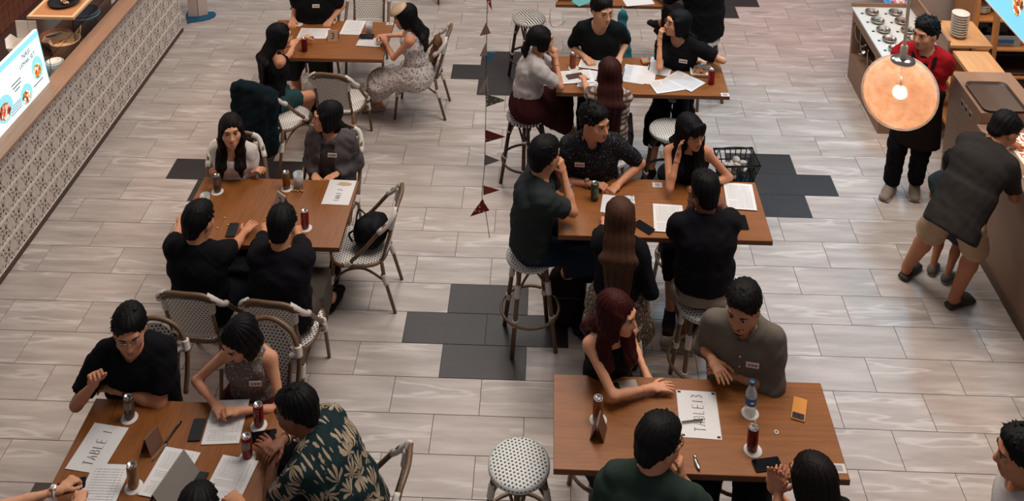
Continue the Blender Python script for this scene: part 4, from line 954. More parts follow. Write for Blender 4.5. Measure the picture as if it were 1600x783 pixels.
        link({'long': 'trousers', 'wide': 'trousers', 'shorts': 'shorts', 'skirt': 'skirt'}[kind], qmesh('bottoms', [(P, Q, 0)], [sm], L0), root)
    kind, c = shoes
    if kind:
        m = fabric('shoe_'+c, c, .2) if kind != 'slide' else mat('slide_'+c, c, .7)
        for i in (0, 1):
            a, to = AN[i]-V(0, 0, .085*sc), TO[i]; sdv = np.cross(to, V(0, 0, 1)); f = Field()
            if kind == 'slide':
                f.econe(a-to*.055+V(0, 0, .018), a+to*.165*sc+V(0, 0, .018), sdv, (.042, .018), (.052, .016), .01); f.econe(a+to*.07+V(0, 0, .05), a+to*.14+V(0, 0, .04), sdv, (.052, .032), (.05, .024), .02)
            else:
                f.econe(a-to*.05*sc+V(0, 0, .03), a+to*.16*sc+V(0, 0, .026), sdv, (.038*sc, .032*sc), (.044*sc, .028*sc), .02); f.econe(a-to*.01+V(0, 0, .085*sc), a+to*.08*sc+V(0, 0, .05), sdv, (.044*sc, .04*sc), (.036*sc, .03*sc), .04)
                f.ell(a+V(0, 0, -.06), V(.5, .5, .06), None, .004, True)
            P, Q = f.mesh(.007, 1); sh = link('slipper' if kind == 'slide' else 'shoe', qmesh('shoe', [(P, Q, 0)], [m], L0), root)
            if kind == 'sneaker':
                s2 = Field(); s2.econe(a-to*.055*sc+V(0, 0, .012), a+to*.168*sc+V(0, 0, .012), sdv, (.043*sc, .012), (.049*sc, .012), .01); P, Q = s2.mesh(.006, 0)
                link('sole', qmesh('sole', [(P, Q, 0)], [mat('sole_white', 'b9aea2', .6)], L0), sh)
    if glasses:
        gm = MB()
        for s in (-1, 1):
            gm.tube([(s*.032+.021*math.cos(a*PI/8), .102-.010*abs(math.cos(a*PI/8)*(1 if s*math.cos(a*PI/8) > 0 else 0)), .008+.018*math.sin(a*PI/8)) for a in range(16)], .0016, 5, 0, True)
            gm.tube([(s*.053, .092, .012), (s*.075, .04, .012), (s*.078, -.01, .01)], .0016, 5)
        gm.tube([(-.011, .102, .012), (0, .106, .014), (.011, .102, .012)], .0016, 5)
        v, f_ = to_world(gm, HC-L0, R, hs); q = MB(); q.add(v, f_, 0, True); obj('glasses', q, mat('frame_'+glasses, glasses, .3, metal=.3), root)
    if tag is not None:
        a, b = tag; c_ = p2+u*b-L0+sr*a+fr*(dims[2][1]*math.sqrt(max(1-(a/(dims[2][0]+.02))**2, .1))+.032+(.02 if female else 0))
        nn = unit(fr+sr*a*2.2+u*.15); ss = unit(np.cross(u, nn)*-1 if np.cross(nn, u)@sr < 0 else np.cross(nn, u)); ss = sr-nn*(sr@nn); ss = unit(ss); uu = np.cross(nn, ss); uu = uu if uu@u > 0 else -uu
        Mx = Matrix(((ss[0], uu[0], nn[0], c_[0]), (ss[1], uu[1], nn[1], c_[1]), (ss[2], uu[2], nn[2], c_[2]), (0, 0, 0, 1)))
        tg = obj('name_sticker', MB().box((-.036, -.018, -.001), (.036, .018, .001), 0, Mx), mat('sticker', 'd2cac2', .6), root)
        obj('sticker_writing', MB().box((-.026, -.006, .001), (-.012, .006, .0018), 0, Mx).box((-.008, -.006, .001), (.006, .004, .0018), 0, Mx).box((.010, -.006, .001), (.025, .003, .0018), 0, Mx), mat('red_ink', '8a3a34', .7), tg)
    if watch is not None:
        i, c1, c2 = watch; W_ = WR[i]; d_ = unit(W_-EL[i]); c_ = W_-d_*.035-L0; a1 = unit(np.cross(d_, V(0, 0, 1))); a2 = np.cross(a1, d_); rr = ra*.62+.006
        mb = MB(); mb.tube([c_+rr*(math.cos(a*PI/10)*a1+math.sin(a*PI/10)*a2) for a in range(20)], .008 if c2 else .004, 6, 0, True, flat=.5 if c2 else 1)
        wo = obj('wrist_strap' if c2 else 'bracelet', mb, mat('strap_'+c1, c1, .5), root)
        if c2:
            sg = 1 if a2[2] > 0 else -1; Mx = Matrix.Translation(tuple(c_+a2*sg*rr)) @ (Vector(tuple(a2*sg)).to_track_quat('Z', 'X').to_matrix().to_4x4())
            obj('watch_face', MB().lathe([(0, 0), (.017, 0), (.017, .007), (.014, .009), (0, .009)], 18, M=Mx), mat('watch_'+c2, c2, .25, metal=.6), wo)
    return dict(root=root, hip=hip, HC=HC, SH=SH, EL=EL, WR=WR, nb=nb, KN=KN, fw=fw, rt=rt, u=u, sr=sr, fr=fr, p2=p2, p3=p3, dims=dims, R=R, hs=hs, L0=L0, HF=HF, AN=AN, TO=TO)
# ================================================================ THE PEOPLE AND THEIR SEATS
CH, ST = .45+.095, SEAT+.095
blk = fabric('black_cotton', '131214'); blk2 = fabric('black_knit', '17151a'); dgrn = fabric('dark_green_cotton', '303c35'); dgry = fabric('charcoal_cotton', '303535')
def seat_chair(P, label, yaw=None, arch=False, back=.05):
    y = yaw; t = math.radians(y); h = P['hip']; return chair(label, (h[0]+math.cos(t)*back, h[1]+math.sin(t)*back, 0), y, arch)
def seat_stool(P, label, yaw=20, **k): h = P['hip']; return stool(label, (h[0], h[1], 0), yaw, **k)
def voro(name, base, cols, scale, thr, rough=.85):
    def fn(t):
        v = t.new('ShaderNodeTexVoronoi'); v.inputs['Scale'].default_value = scale; t.link(t.coord(), v.inputs['Vector'])
        r = t.new('ShaderNodeSeparateColor'); t.link(v.outputs['Color'], r.inputs[0]); c = t.ramp(r.outputs[0], [(i/len(cols), q) for i, q in enumerate(cols)])
        m = t.math('LESS_THAN', v.outputs['Distance'], thr); t.base(t.mix(m, base, c)); t.bump(t.noise(t.coord(), 9, 3), .5, .03)
    return mat(name, base, rough, spec=.2, fn=fn)
def palm(t):
    mp = t.coord('Object', None, None, (.5, .2, .3)); v = t.new('ShaderNodeTexVoronoi'); v.inputs['Scale'].default_value = 11; v.inputs['Randomness'].default_value = .7; t.link(mp, v.inputs['Vector'])
    sb = t.new('ShaderNodeVectorMath', operation='SUBTRACT'); sc = t.new('ShaderNodeVectorMath', operation='SCALE'); t.link(mp, sb.inputs[0]); t.link(v.outputs['Position'], sb.inputs[1])
    x, y, z = t.sep(sb.outputs[0]); a = t.math('ARCTAN2', y, t.math('ADD', x, t.math('MULTIPLY', z, .7))); d = v.outputs['Distance']
    s = t.math('ABSOLUTE', t.math('SINE', t.math('MULTIPLY', a, 4.5))); n = t.noise(mp, 70, 2)
    m = t.math('LESS_THAN', t.math('ADD', t.math('MULTIPLY', d, 1.15), t.math('MULTIPLY', t.math('SUBTRACT', n, .5), .28)), t.math('MULTIPLY', s, .72))
    t.base(t.mix(m, '16282a', 'a08c74')); t.bump(t.noise(mp, 9, 3), .5, .03)
m_palm = mat('palm_print', '16282a', .85, spec=.2, fn=palm)
m_floral = voro('floral_dress', 'b9aea8', ['5a4a4c', '7d6e6c', '4a4448', '9a8a86'], 46, .36)
m_speck = voro('speckled_shirt', '17161a', ['8e8a88', '5e5a5a', '3c3a3c'], 75, .26)
m_snake = voro('snake_print', '6b5c4e', ['1c1613', '2e251f', 'a8998a'], 60, .42)
m_lace = voro('white_lace', 'c9beb4', ['b0a498', 'd8cec6'], 55, .3)
m_lace2 = voro('grey_lace', '6e5f58', ['94867e', '4e423e', 'a89c94'], 60, .35)
def plaid_fn(t):
    x, y, z = t.sep(t.coord()); a = t.math('LESS_THAN', t.math('FRACT', t.math('MULTIPLY', z, 22)), .42); b = t.math('LESS_THAN', t.math('FRACT', t.math('MULTIPLY', x, 16)), .25)
    t.base(t.mix(t.math('MULTIPLY', b, .6), t.mix(a, 'a8978a', '5a3a32'), '4a2e2a'))
m_plaid = mat('plaid_cotton', 'a8978a', .9, fn=plaid_fn)
def drop(p, z): q = at(p[0], p[1], z); return q
A3 = lambda x, y, z: at(x, y, z)
P = {}
# ---- table 1
P['8'] = person('person in a black T-shirt and glasses raising a curled hand above a wristwatch', (203, 516), CH, -84, .15, 0, (-70, -8), 0, 1.02, 1.2, tone='c58664', hair=('short', '12100f'), shirt=('tee', blk), sleeve=.75, pants=('long', fabric('navy', '16181f')),
   hands=(A3(147, 600, 1.0), A3(186, 610, .82)), poles=((-.6, -.5, -1), (1, -.2, -.6)), poses=('half', 'relax'), hdir=((.15, -.1, 1), None), hnrm=((-.6, .7, .1), None), glasses='9a8878', watch=(1, '2a2220', 'd8d0c8'))
seat_chair(P['8'], 'arched rattan chair behind the person with the raised hand', -80, True)
P['9'] = person('person with a black bob in a grey lace top looking down at clasped hands', (374, 530), CH, -96, .15, 0, (-122, -26), 0, .97, .95, True, 'cf9371', ('bob', '0f0d0d'), shirt=('tank', m_lace2), pants=('skirt', fabric('maroon', '3a1416')), plen=1.1,
   hands=(A3(336, 632, .80), A3(374, 642, .80)), poles=((-.8, .2, -.5), (.9, .2, -.5)), poses=('half', 'half'), tag=(-.075, .02))
seat_chair(P['9'], 'arched rattan chair behind the person in the grey lace top', -95, True)
P['10'] = person('person in a dark green palm print shirt leaning on folded arms', (462, 641), CH, 166, .36, 0, (172, -14), 0, 1.02, 1.16, tone='7b4e38', hair=('crop', '0d0b0b'), shirt=('shirt', m_palm), sleeve=.8, pants=('long', blk), collar=True,
   hands=(A3(440, 690, .82), A3(428, 706, .81)), poles=((0, 1, -.6), (.0, -1, -.5)), poses=('relax', 'flat'), hdir=(None, (-.6, .5, 0)), watch=(0, 'c9b8a4', None))
seat_chair(P['10'], 'rattan chair carrying the person in the palm print shirt', 176)
P['11'] = person('person seated before table sheet one, hands joined, pale watch on a wrist', None, CH, 48, .12, 0, (50, -30), 0, .95, .9, True, 'd79c78', ('long', '17110f'), .3, shirt=('tee', fabric('cream_cotton', '8d8378')), head_world=(-2.80, 3.97, 1.15),
   hands=(A3(187, 768, .84), A3(134, 757, .84)), poses=('half', 'half'), hdir=((-.25, .9, .15), (.55, .8, .1)), pants=('long', blk), watch=(1, 'cfc6be', 'd8d2cc'))
seat_chair(P['11'], 'rattan chair of the person wearing the pale watch', 50)
P['12'] = person('person with short black hair at the front edge of the table, hand on a sheet', (308, 808), CH, 88, .18, 0, (95, -30), 0, 1., 1., tone='bc8460', hair=('short', '100e0e'), shirt=('tee', dgry), hands=(A3(378, 776, .80), A3(235, 860, .78)), hdir=((-.7, .45, 0), None), poses=('half', 'relax'), pants=('long', blk))
seat_chair(P['12'], 'rattan chair of the short haired person at the table front edge', 90)
# ---- table 2
P['4'] = person('smiling person with long dark hair in a white lace blouse', (361, 204), CH, -86, .10, 0, (-70, 6), 0, .97, .95, True, 'd79a74', ('long', '1c1110', 'front'), .34, shirt=('blouse', m_lace), sleeve=.7, pants=('long', fabric('cream_cotton', '8d8378')), smile=True, neck=.085,
   hands=(A3(392, 268, .79), A3(352, 270, .79)), poles=((-.9, .2, -.5), (.9, .2, -.5)))
seat_chair(P['4'], 'rattan chair behind the person in the white lace blouse', -70)
P['5'] = person('person in a grey open jacket turning to laugh at a neighbour', (510, 182), CH, -95, .06, 0, (200, 0), 0, .98, 1.0, True, 'd79a74', ('long', '131011'), .24, shirt=('tee', fabric('taupe_tee', '4f4844')), sleeve=.5, jacket=fabric('grey_jacket', '5a5253'), pants=('long', fabric('taupe', '3c3633')), smile=True,
   hands=(A3(492, 274, .72), A3(526, 272, .74)), poles=((-.25, .3, -1), (.25, .3, -1)), tag=(-.05, .03))
Pj = P['5']
seat_chair(P['5'], 'rattan chair behind the person in the grey jacket', -92)
P['6'] = person('person in a black T-shirt seen from behind, one arm stretched over the table', (311, 346), CH, 82, .03, 0, (70, -12), 0, 1., 1.1, tone='c58864', hair=('short', '100e0e'), shirt=('tee', blk), sleeve=.62, pants=('long', fabric('navy', '16181f')),
   hands=(A3(383, 362, .79), A3(285, 335, .79)), poles=((.7, -.6, -.5), None), poses=('flat', 'relax'), hdir=((.35, 1, .02), None))
seat_chair(P['6'], 'rattan chair holding the person with the outstretched arm', 86)
P['7'] = person('person in a black long-sleeved top and olive trousers seen from behind', (440, 354), CH, 92, .06, 0, (92, -25), 0, 1., 1.08, tone='c58864', hair=('short', '0e0d0d'), shirt=('tee', blk2), sleeve=1.5, pants=('long', fabric('olive_twill', '4a423a')),
   hands=(A3(462, 352, .80), A3(418, 345, .80)), feet=(at(522, 478), at(440, 430)), shoes=('shoe', '161414'))
seat_chair(P['7'], 'rattan chair holding the person in olive trousers', 84)
# ---- table 3
P['1'] = person('person in a black polo with a name sticker behind table three', (487, -34), CH, -90, .06, 0, (-90, -10), 0, 1.02, 1.1, tone='cf9370', hair=('short', '12100f'), shirt=('tee', blk), sleeve=.7, pants=('long', fabric('slate', '2c3234')), hands=(A3(458, 30, .78), A3(518, 30, .78)), tag=(-.05, .04), poles=((-.25, .3, -1), (.25, .3, -1)))
seat_chair(P['1'], 'rattan chair behind the person with the black polo', -90)
P['2'] = person('person with long black hair in a black sleeveless top and teal shorts', (438, 56), CH, 34, .10, 0, (28, -8), 0, .97, .95, True, 'cf9370', ('long', '0e0c0d'), .42, shirt=('tank', blk), pants=('shorts', fabric('teal_cotton', '2a4446')), plen=.6,
   hands=(A3(462, 66, .86), A3(478, 58, .84)), poles=((.8, -.8, -.8), (0, 1, -.6)), feet=(at(478, 192), at(462, 168)), shoes=('slide', '17171a'))
q = at(402, 134, .90); ch2 = chair('rattan chair with a dark teal jacket over its back', (q[0]+.29*math.cos(1.08), q[1]+.29*math.sin(1.08), 0), 62)
P['3'] = person('person in a white floral dress holding a phone at the table end', (632, 26), CH, 178, .12, 0, (188, -14), 0, .97, .95, True, 'cf8f6d', ('long', '0f0d0d'), .36, shirt=('tank', m_floral), pants=('skirt', m_floral), plen=1.35,
   hands=(A3(603, 56, .82), A3(602, 64, .82)), poles=((0, 1, -.8), (.2, -1, -.9)), poses=('half', 'half'), feet=(at(577, 152), at(592, 172)), shoes=('slide', '9a8a80'))
h3 = P['3']['hip']; chair('rattan chair with a brown bag behind the floral dress', (-1.28, 9.235, 0), 178)
# ---- table 6 (papers)
P['13'] = person('person with a low ponytail in a white T-shirt and maroon skirt, hands at the chin', (846, 62), ST, 8, .13, 0, (18, -4), 0, .97, .95, True, 'cf9370', ('pony', '120f0f'), .14, shirt=('tee', fabric('white_cotton', 'b5aca6', .12)), sleeve=.75, pants=('skirt', fabric('maroon', '3a1416')), plen=1.45,
   hands=(('h', .03, .13, -.17), ('h', -.03, .13, -.16)), poles=((.5, -.5, -1), (.5, .5, -1)), poses=('half', 'half'), hdir=((-.1, .3, 1), (-.1, -.3, 1)), hnrm=((.7, -.5, .2), (.7, .5, .2)), feet=(at(890, 245)+V(0, 0, .24), at(868, 235)+V(0, 0, .24)), shoes=('slide', '8a6a58'))
seat_stool(P['13'], 'dark bar stool with chevron seat under the maroon skirt', 40, kind='chev', dark=True)
P['14'] = person('person in a loose black-green T-shirt with wire glasses behind the spread papers', (941, 16), ST, -94, .09, 0, (-62, -6), 0, 1., 1., tone='d7a17b', hair=('short', '15110f'), shirt=('tee', fabric('black_green', '15191a')), sleeve=.9, pants=('long', blk), hands=(A3(915, 90, 1.03), A3(968, 90, 1.03)), poles=((-.3, .3, -1), (.3, .3, -1)), glasses='7a5a40', smile=True, neck=.07)
seat_stool(P['14'], 'bar stool of the person with wire glasses', 10)
P['15'] = person('person with long black hair resting fingers on the lips, name sticker on black top', (1058, 36), ST, -112, .10, 0, (196, 8), 0, .98, 1.05, True, 'd79c78', ('long', '100e0f'), .32, shirt=('tee', blk), sleeve=.7, pants=('long', blk), hands=(('h', .01, .13, -.16), A3(1108, 90, 1.03)), poles=((-.1, -.7, -1), (1, .2, -.7)), poses=('half', 'relax'), hdir=((.15, .2, 1), (-.6, -.6, 0)), hnrm=((-.8, -.3, .1), None), glasses='6a4a38', tag=(-.08, .0))
seat_stool(P['15'], 'bar stool of the person touching their lips', 30)
P['16'] = person('person with very long auburn hair in a striped shirt seen from behind', (953, 112), ST, 88, .06, 0, (90, -10), 0, .97, .95, True, 'cf9370', ('long', '421a14'), .56, shirt=('shirt', m_plaid), sleeve=.6, pants=('long', blk), hands=(A3(925, 108, 1.03), A3(905, 112, 1.03)), feet=(at(985, 240)+V(0, 0, .1), at(955, 240)+V(0, 0, .1)))
seat_stool(P['16'], 'bar stool under the person with auburn hair', 15)
# ---- table 5
P['17'] = person('person in a black speckled short-sleeved shirt with a wristwatch, forearms on the table', (930, 191), ST, -84, .13, 0, (-44, -4), 0, 1.02, 1.14, tone='ca8d69', hair=('spiky', '100e0e'), shirt=('shirt', m_speck), sleeve=.85, pants=('long', blk), hands=(A3(925, 288, 1.03), A3(966, 288, 1.03)), poles=((-1, .3, -.7), (1, .3, -.7)), poses=('half', 'half'), watch=(0, '8a7050', 'c8b48c'), collar=True, tag=(.10, .02))
seat_stool(P['17'], 'bar stool of the person in the speckled shirt', 25)
P['18'] = person('person with a black fringe and glasses touching their hair, black sleeveless top', (1080, 206), ST, -92, .12, 0, (-60, -4), 0, .98, 1.0, True, 'ca8a67', ('long', '0e0c0d', 'front', 'fringe'), .34, shirt=('tank', blk), pants=('long', blk), hands=(('h', .12, .03, -.13), A3(1098, 292, 1.03)), poles=((-.3, -.5, -1), (1, .3, -.5)), poses=('up', 'relax'), hdir=((.12, .1, 1), (-.8, -.2, 0)), hnrm=((-.9, .3, .1), None), glasses='4a3428')
seat_stool(P['18'], 'bar stool of the person with the black fringe', 35)
P['19'] = person('person in a charcoal T-shirt and jeans perched at the table end, hands at the mouth', (852, 243), ST, 8, .10, 0, (44, -6), 0, 1.03, 1.08, tone='c58864', hair=('short', '0f0d0d'), shirt=('tee', dgry), sleeve=.72, pants=('long', fabric('dark_denim', '1e2838')), hands=(('h', .04, .14, -.15), ('h', -.03, .14, -.14)), poles=((.5, -.5, -1), (.5, .4, -1)), poses=('half', 'fist'), hdir=((-.3, .2, 1), (-.3, -.1, 1)), hnrm=((.7, -.5, .2), (.7, .5, .2)), feet=(at(868, 500)+V(0, 0, .22), at(880, 470)+V(0, 0, .22)), shoes=('shoe', '2a2a30'))
seat_stool(P['19'], 'light brown bar stool under the person in jeans', 12)
P['20'] = person('person with long brown hair in a black top and snake print skirt seen from behind', (969, 336), ST, 84, .06, 0, (86, -10), 0, .96, .95, True, 'd79a78', ('long', '573826'), .5, shirt=('tee', blk), sleeve=1.35, pants=('skirt', m_snake), plen=1.2, hands=(A3(1006, 418, .98), A3(945, 345, 1.03)), poles=((.3, -.5, -1), None), poses=('half', 'relax'), hdir=((.2, .5, .5), None))
seat_stool(P['20'], 'bar stool under the snake print skirt', 28)
P['21'] = person('person in a black T-shirt and cream shorts seen from behind, hand at the chin', (1101, 297), ST, 94, .10, 0, (100, -10), 0, 1.03, 1.08, tone='694331', hair=('crop', '0d0b0b'), shirt=('tee', blk2), sleeve=.72, pants=('shorts', fabric('cream_shorts', '97877a')), plen=.85, hands=(A3(1130, 322, 1.04), ('h', -.04, .13, -.16)), poles=((1, -.4, -.6), (-.6, -.2, -1)), poses=('relax', 'half'), hdir=((-.4, .8, .1), (.2, .3, 1)), feet=(at(1118, 505)+V(0, 0, .2), at(1072, 548)), toe=(None, (-.95, .3, 0)), shoes=('sneaker', '9c9186'), hemdrop=-.06)
seat_stool(P['21'], 'bar stool under the cream shorts', 5)
# ---- table 4
P['22'] = person('person with long dark red hair in a black strapless top reaching across the table', (966, 490), ST, -66, .12, 0, (-26, -6), 0, .98, .95, True, 'd79a76', ('long', '42120e', 'front'), .46, shirt=('tube', blk), pants=('long', fabric('black_denim', '15161c')), hands=(A3(1018, 606, 1.04), A3(1012, 590, .97)), poles=((-.6, -1, -.3), (.15, .6, -1)), poses=('flat', 'relax'), hdir=((1, .15, 0), None))
seat_stool(P['22'], 'bar stool of the person in the strapless top', 20)
P['23'] = person('bearded person in an olive grey button shirt, hands pressed together', (1161, 480), ST, -108, .13, 0, (-120, -12), 0, 1.03, 1.1, tone='bc8460', hair=('short', '14110f'), shirt=('shirt', fabric('olive_linen', '6a6258')), sleeve=1.3, pants=('long', blk), hands=(A3(1113, 562, 1.14), A3(1140, 584, 1.06)), poles=((-.15, .2, -1), (1, -.2, -.6)), poses=('flat', 'relax'), hdir=((.35, -.8, -.1), (-.9, .35, .1)), hnrm=((-.2, .3, 1), (-.2, -.3, 1)), beard=True, collar=True, buttons=3, tag=(-.07, .0))
seat_stool(P['23'], 'bar stool of the bearded person', 45)
P['24'] = person('person in a dark green T-shirt and red-black glasses, hand at the mouth, seen from behind', (1030, 692), ST, 70, .13, 0, (34, -14), 0, 1.02, 1.05, tone='c58864', hair=('short', '13100f'), shirt=('tee', dgrn), sleeve=.6, pants=('long', blk), hands=(('h', .05, .14, -.17), A3(965, 750, 1.02)), poles=((.9, -.6, -1), None), poses=('half', 'relax'), hdir=((-.12, .2, 1), None), hnrm=((.8, -.3, .1), None), glasses='3a1614')
seat_stool(P['24'], 'bar stool of the person in the dark green T-shirt', 30)
P['25'] = person('person with long dark brown hair pressing palms together over the table', (1268, 747), ST, 118, .12, 0, (132, -10), 0, .98, .95, True, 'cf8f6d', ('long', '1d120f'), .4, shirt=('tee', fabric('brown_black', '1d1817')), sleeve=.55, pants=('long', blk), hands=(A3(1206, 762, 1.16), A3(1216, 768, 1.16)), poles=((0, .2, -1), (-.3, -.6, -1)), poses=('up', 'up'), hdir=((.1, .1, 1), (.1, .1, 1)), hnrm=((.5, .9, 0), (-.5, -.9, 0)))
seat_stool(P['25'], 'bar stool of the person pressing palms', 10)
# ---- others
P['26'] = person('person in a white T-shirt walking by the right counter, head in profile', (1597, 712), .93, 165, .02, 0, (168, -6), 0, 1.0, 1.05, tone='bc7d59', hair=('spiky', '14100f'), shirt=('tee', fabric('white_cotton', 'b5aca6', .12)), pants=('long', blk), stand=True)
P['27'] = person('cook in a red T-shirt and dark apron standing by the condiment station', (1446, 52), .93, -118, .05, 0, (214, -4), 0, 1.0, 1.05, tone='ca8d69', hair=('spiky', '120f0e'), shirt=('tee', fabric('red_cotton', 'ab1c22')), sleeve=.7, pants=('long', blk), plen=1.9, stand=True, hands=(A3(1400, 130, .95), A3(1468, 138, .92)), poles=((-1, 0, -.6), (1, .5, -.4)), feet=(at(1391, 300), at(1428, 298)), shoes=('sneaker', '8a7c6e'))
P['28'] = person('person in a charcoal polo and khaki shorts bending over the service counter', (1570, 203), .90, 34, .46, 0, (18, -38), 0, 1.04, 1.12, tone='ac704e', hair=('crop', '14110f'), shirt=('shirt', fabric('charcoal_polo', '302c29')), sleeve=.75, pants=('shorts', fabric('khaki', 'a98d72')), plen=.92, stand=True, collar=True, hands=(A3(1560, 258, 1.10), A3(1590, 225, 1.08)), poles=((.1, -.9, -.4), (0, 1, .2)), feet=(at(1490, 478), at(1415, 432)), shoes=('slide', '322b27'), hemdrop=.13)
q = at(1466, 436)
P['29'] = person('small child standing hidden behind the khaki shorts', None, .56, 40, .02, 0, (40, -5), 0, .63, 1.0, tone='ac704e', hair=('short', '14110f'), shirt=('tee', fabric('slate', '2c3234')), pants=('shorts', fabric('grey_blue', '3c444c')), plen=.8, stand=True, head_world=(q[0]+.05, q[1]+.06, .98), feet=(q+V(.05, -.03, 0), q+V(-.03, .06, 0)), shoes=('sneaker', '6a625c'))
P['30'] = person('person all in black seated at the topmost bar table, seen from behind', (1096, -62), ST, 120, .08, 0, (110, -10), 0, 1.04, 1.25, tone='bc8460', hair=('short', '100e0e'), shirt=('tee', blk), sleeve=1.0, pants=('long', fabric('dark_brown', '241a16')), hands=(A3(1050, -20, 1.04), A3(1020, -10, 1.04)), hemdrop=.06, feet=(at(1030, 95)+V(0, 0, .25), at(1012, 75)+V(0, 0, .25)))
seat_stool(P['30'], 'bar stool under the person all in black', 30)
# ---- empty seats
chair('empty rattan chair with a black drawstring bag on its seat', (-1.40, 6.68, 0), 180)
q = at(528, 118, .87); chair('empty rattan chair tucked in front of the table with the number 3', (q[0]-.03, q[1]+.28, 0), 82)
q = at(577, 12, .65); chair('empty rattan chair across the table from the tucked-in chair', (q[0], q[1]-.2, 0), -88)
q = at(672, 2); chair('far empty rattan chair beyond the floral dress', (q[0], q[1]+.2, 0), 250)
q = at(811, 722, SEAT); stool('empty bar stool with square-dotted seat beside the long table', (q[0], q[1], 0), 42)
q = at(827, 27, SEAT); stool('empty dark bar stool with a chevron seat', (q[0], q[1], 0), 28, 'chev', True)
q = at(1046, 200, SEAT); stool('empty bar stool in front of the papers table', (q[0], q[1], 0), 40, dark=True)
# ================================================================ THINGS ON THE TABLES
def two(a, b, z):
    p, q = at(a[0], a[1], z), at(b[0], b[1], z); d = q-p; return (p+q)/2, math.atan2(d[1], d[0])-PI/2
def print_fn(rows, dens, cols=1):
    def fn(t):
        x, y, z = t.sep(t.coord()); n = t.noise(t.coord('Object', (260, 1, 1)), 1, 0); n2 = t.noise(t.coord('Object', (2, 30, 1)), 1, 1)
        r = t.math('LESS_THAN', t.math('FRACT', t.math('MULTIPLY', y, rows)), .42); m = t.math('MULTIPLY', r, t.math('GREATER_THAN', n, .47))
        m = t.math('MULTIPLY', m, t.math('GREATER_THAN', n2, dens)); m = t.math('MULTIPLY', m, t.math('LESS_THAN', t.math('ABSOLUTE', x), .083)); m = t.math('MULTIPLY', m, t.math('LESS_THAN', t.math('ABSOLUTE', y), .128))
        t.base(t.mix(t.math('MULTIPLY', m, .62), 'd3cfcc', '4a4850'))
    return fn
m_paper = mat('plain_paper', 'd3cfcc', .7); m_print = mat('printed_paper', 'd3cfcc', .7, fn=print_fn(95, .42)); m_print2 = mat('printed_form', 'd3cfcc', .7, fn=print_fn(62, .36))
LET = {'T': [[(0, 1), (.6, 1)], [(.3, 1), (.3, 0)]], 'A': [[(0, 0), (.3, 1), (.6, 0)], [(.12, .4), (.48, .4)]], 'B': [[(0, 0), (0, 1), (.4, .95), (.42, .6), (0, .52), (.5, .42), (.48, .05), (0, 0)]], 'L': [[(0, 1), (0, 0), (.45, 0)]],
       'E': [[(.5, 1), (0, 1), (0, 0), (.5, 0)], [(0, .52), (.4, .52)]], '1': [[(.2, .95), (.2, 0)]], '2': [[(0, .8), (.2, 1), (.42, .85), (.35, .5), (0, 0), (.5, 0)]], '3': [[(0, .95), (.35, 1), (.42, .75), (.12, .52), (.45, .4), (.4, .05), (0, .05)]]}
ns = [0]
def sheet(label, a, b, z, L=.297, w=.21, m=None, write=None, group=None, wd=.6, wh=.05):
    c, rz = two(a, b, z); ns[0] += 1
    o = thing('paper_sheet', label, 'paper', (c[0], c[1], z+.0012*(1+ns[0] % 6)), rz, group)
    mb = MB(); n = 6
    for sgn in (0, 1):
        vs = [(-w/2+w*i/n, -L/2+L*j/n, .0006*sgn+.0012*(math.sin(i*1.1+ns[0])+math.cos(j*.9+ns[0]*2))*.35+.0004) for j in range(n+1) for i in range(n+1)]
        fs = [(q, q+1, q+n+2, q+n+1) for j in range(n) for i in range(n) for q in [j*(n+1)+i]]; mb.add(vs, fs if sgn else [f[::-1] for f in fs], 0, True)
    obj('sheet', mb, m or m_print, o)
    if write:
        x = -L*.36; mb = MB()
        for ch in write:
            if ch == ' ': x += wh*.5; continue
            for pl in LET[ch]:
                pts = [(-(q[1]*wh-wh/2), x+q[0]*wh*wd+.004*math.sin(q[1]*3), .0025) for q in pl]
                mb.tube(pts, .0016, 4, flat=.3)
            x += wh*(.62 if ch != '1' else .5)
        obj('handwriting', mb, mat('pen_ink', '3a383c', .7), o, kind='stuff')
    return o
ZP = {'L': ZL, 'R': ZR}
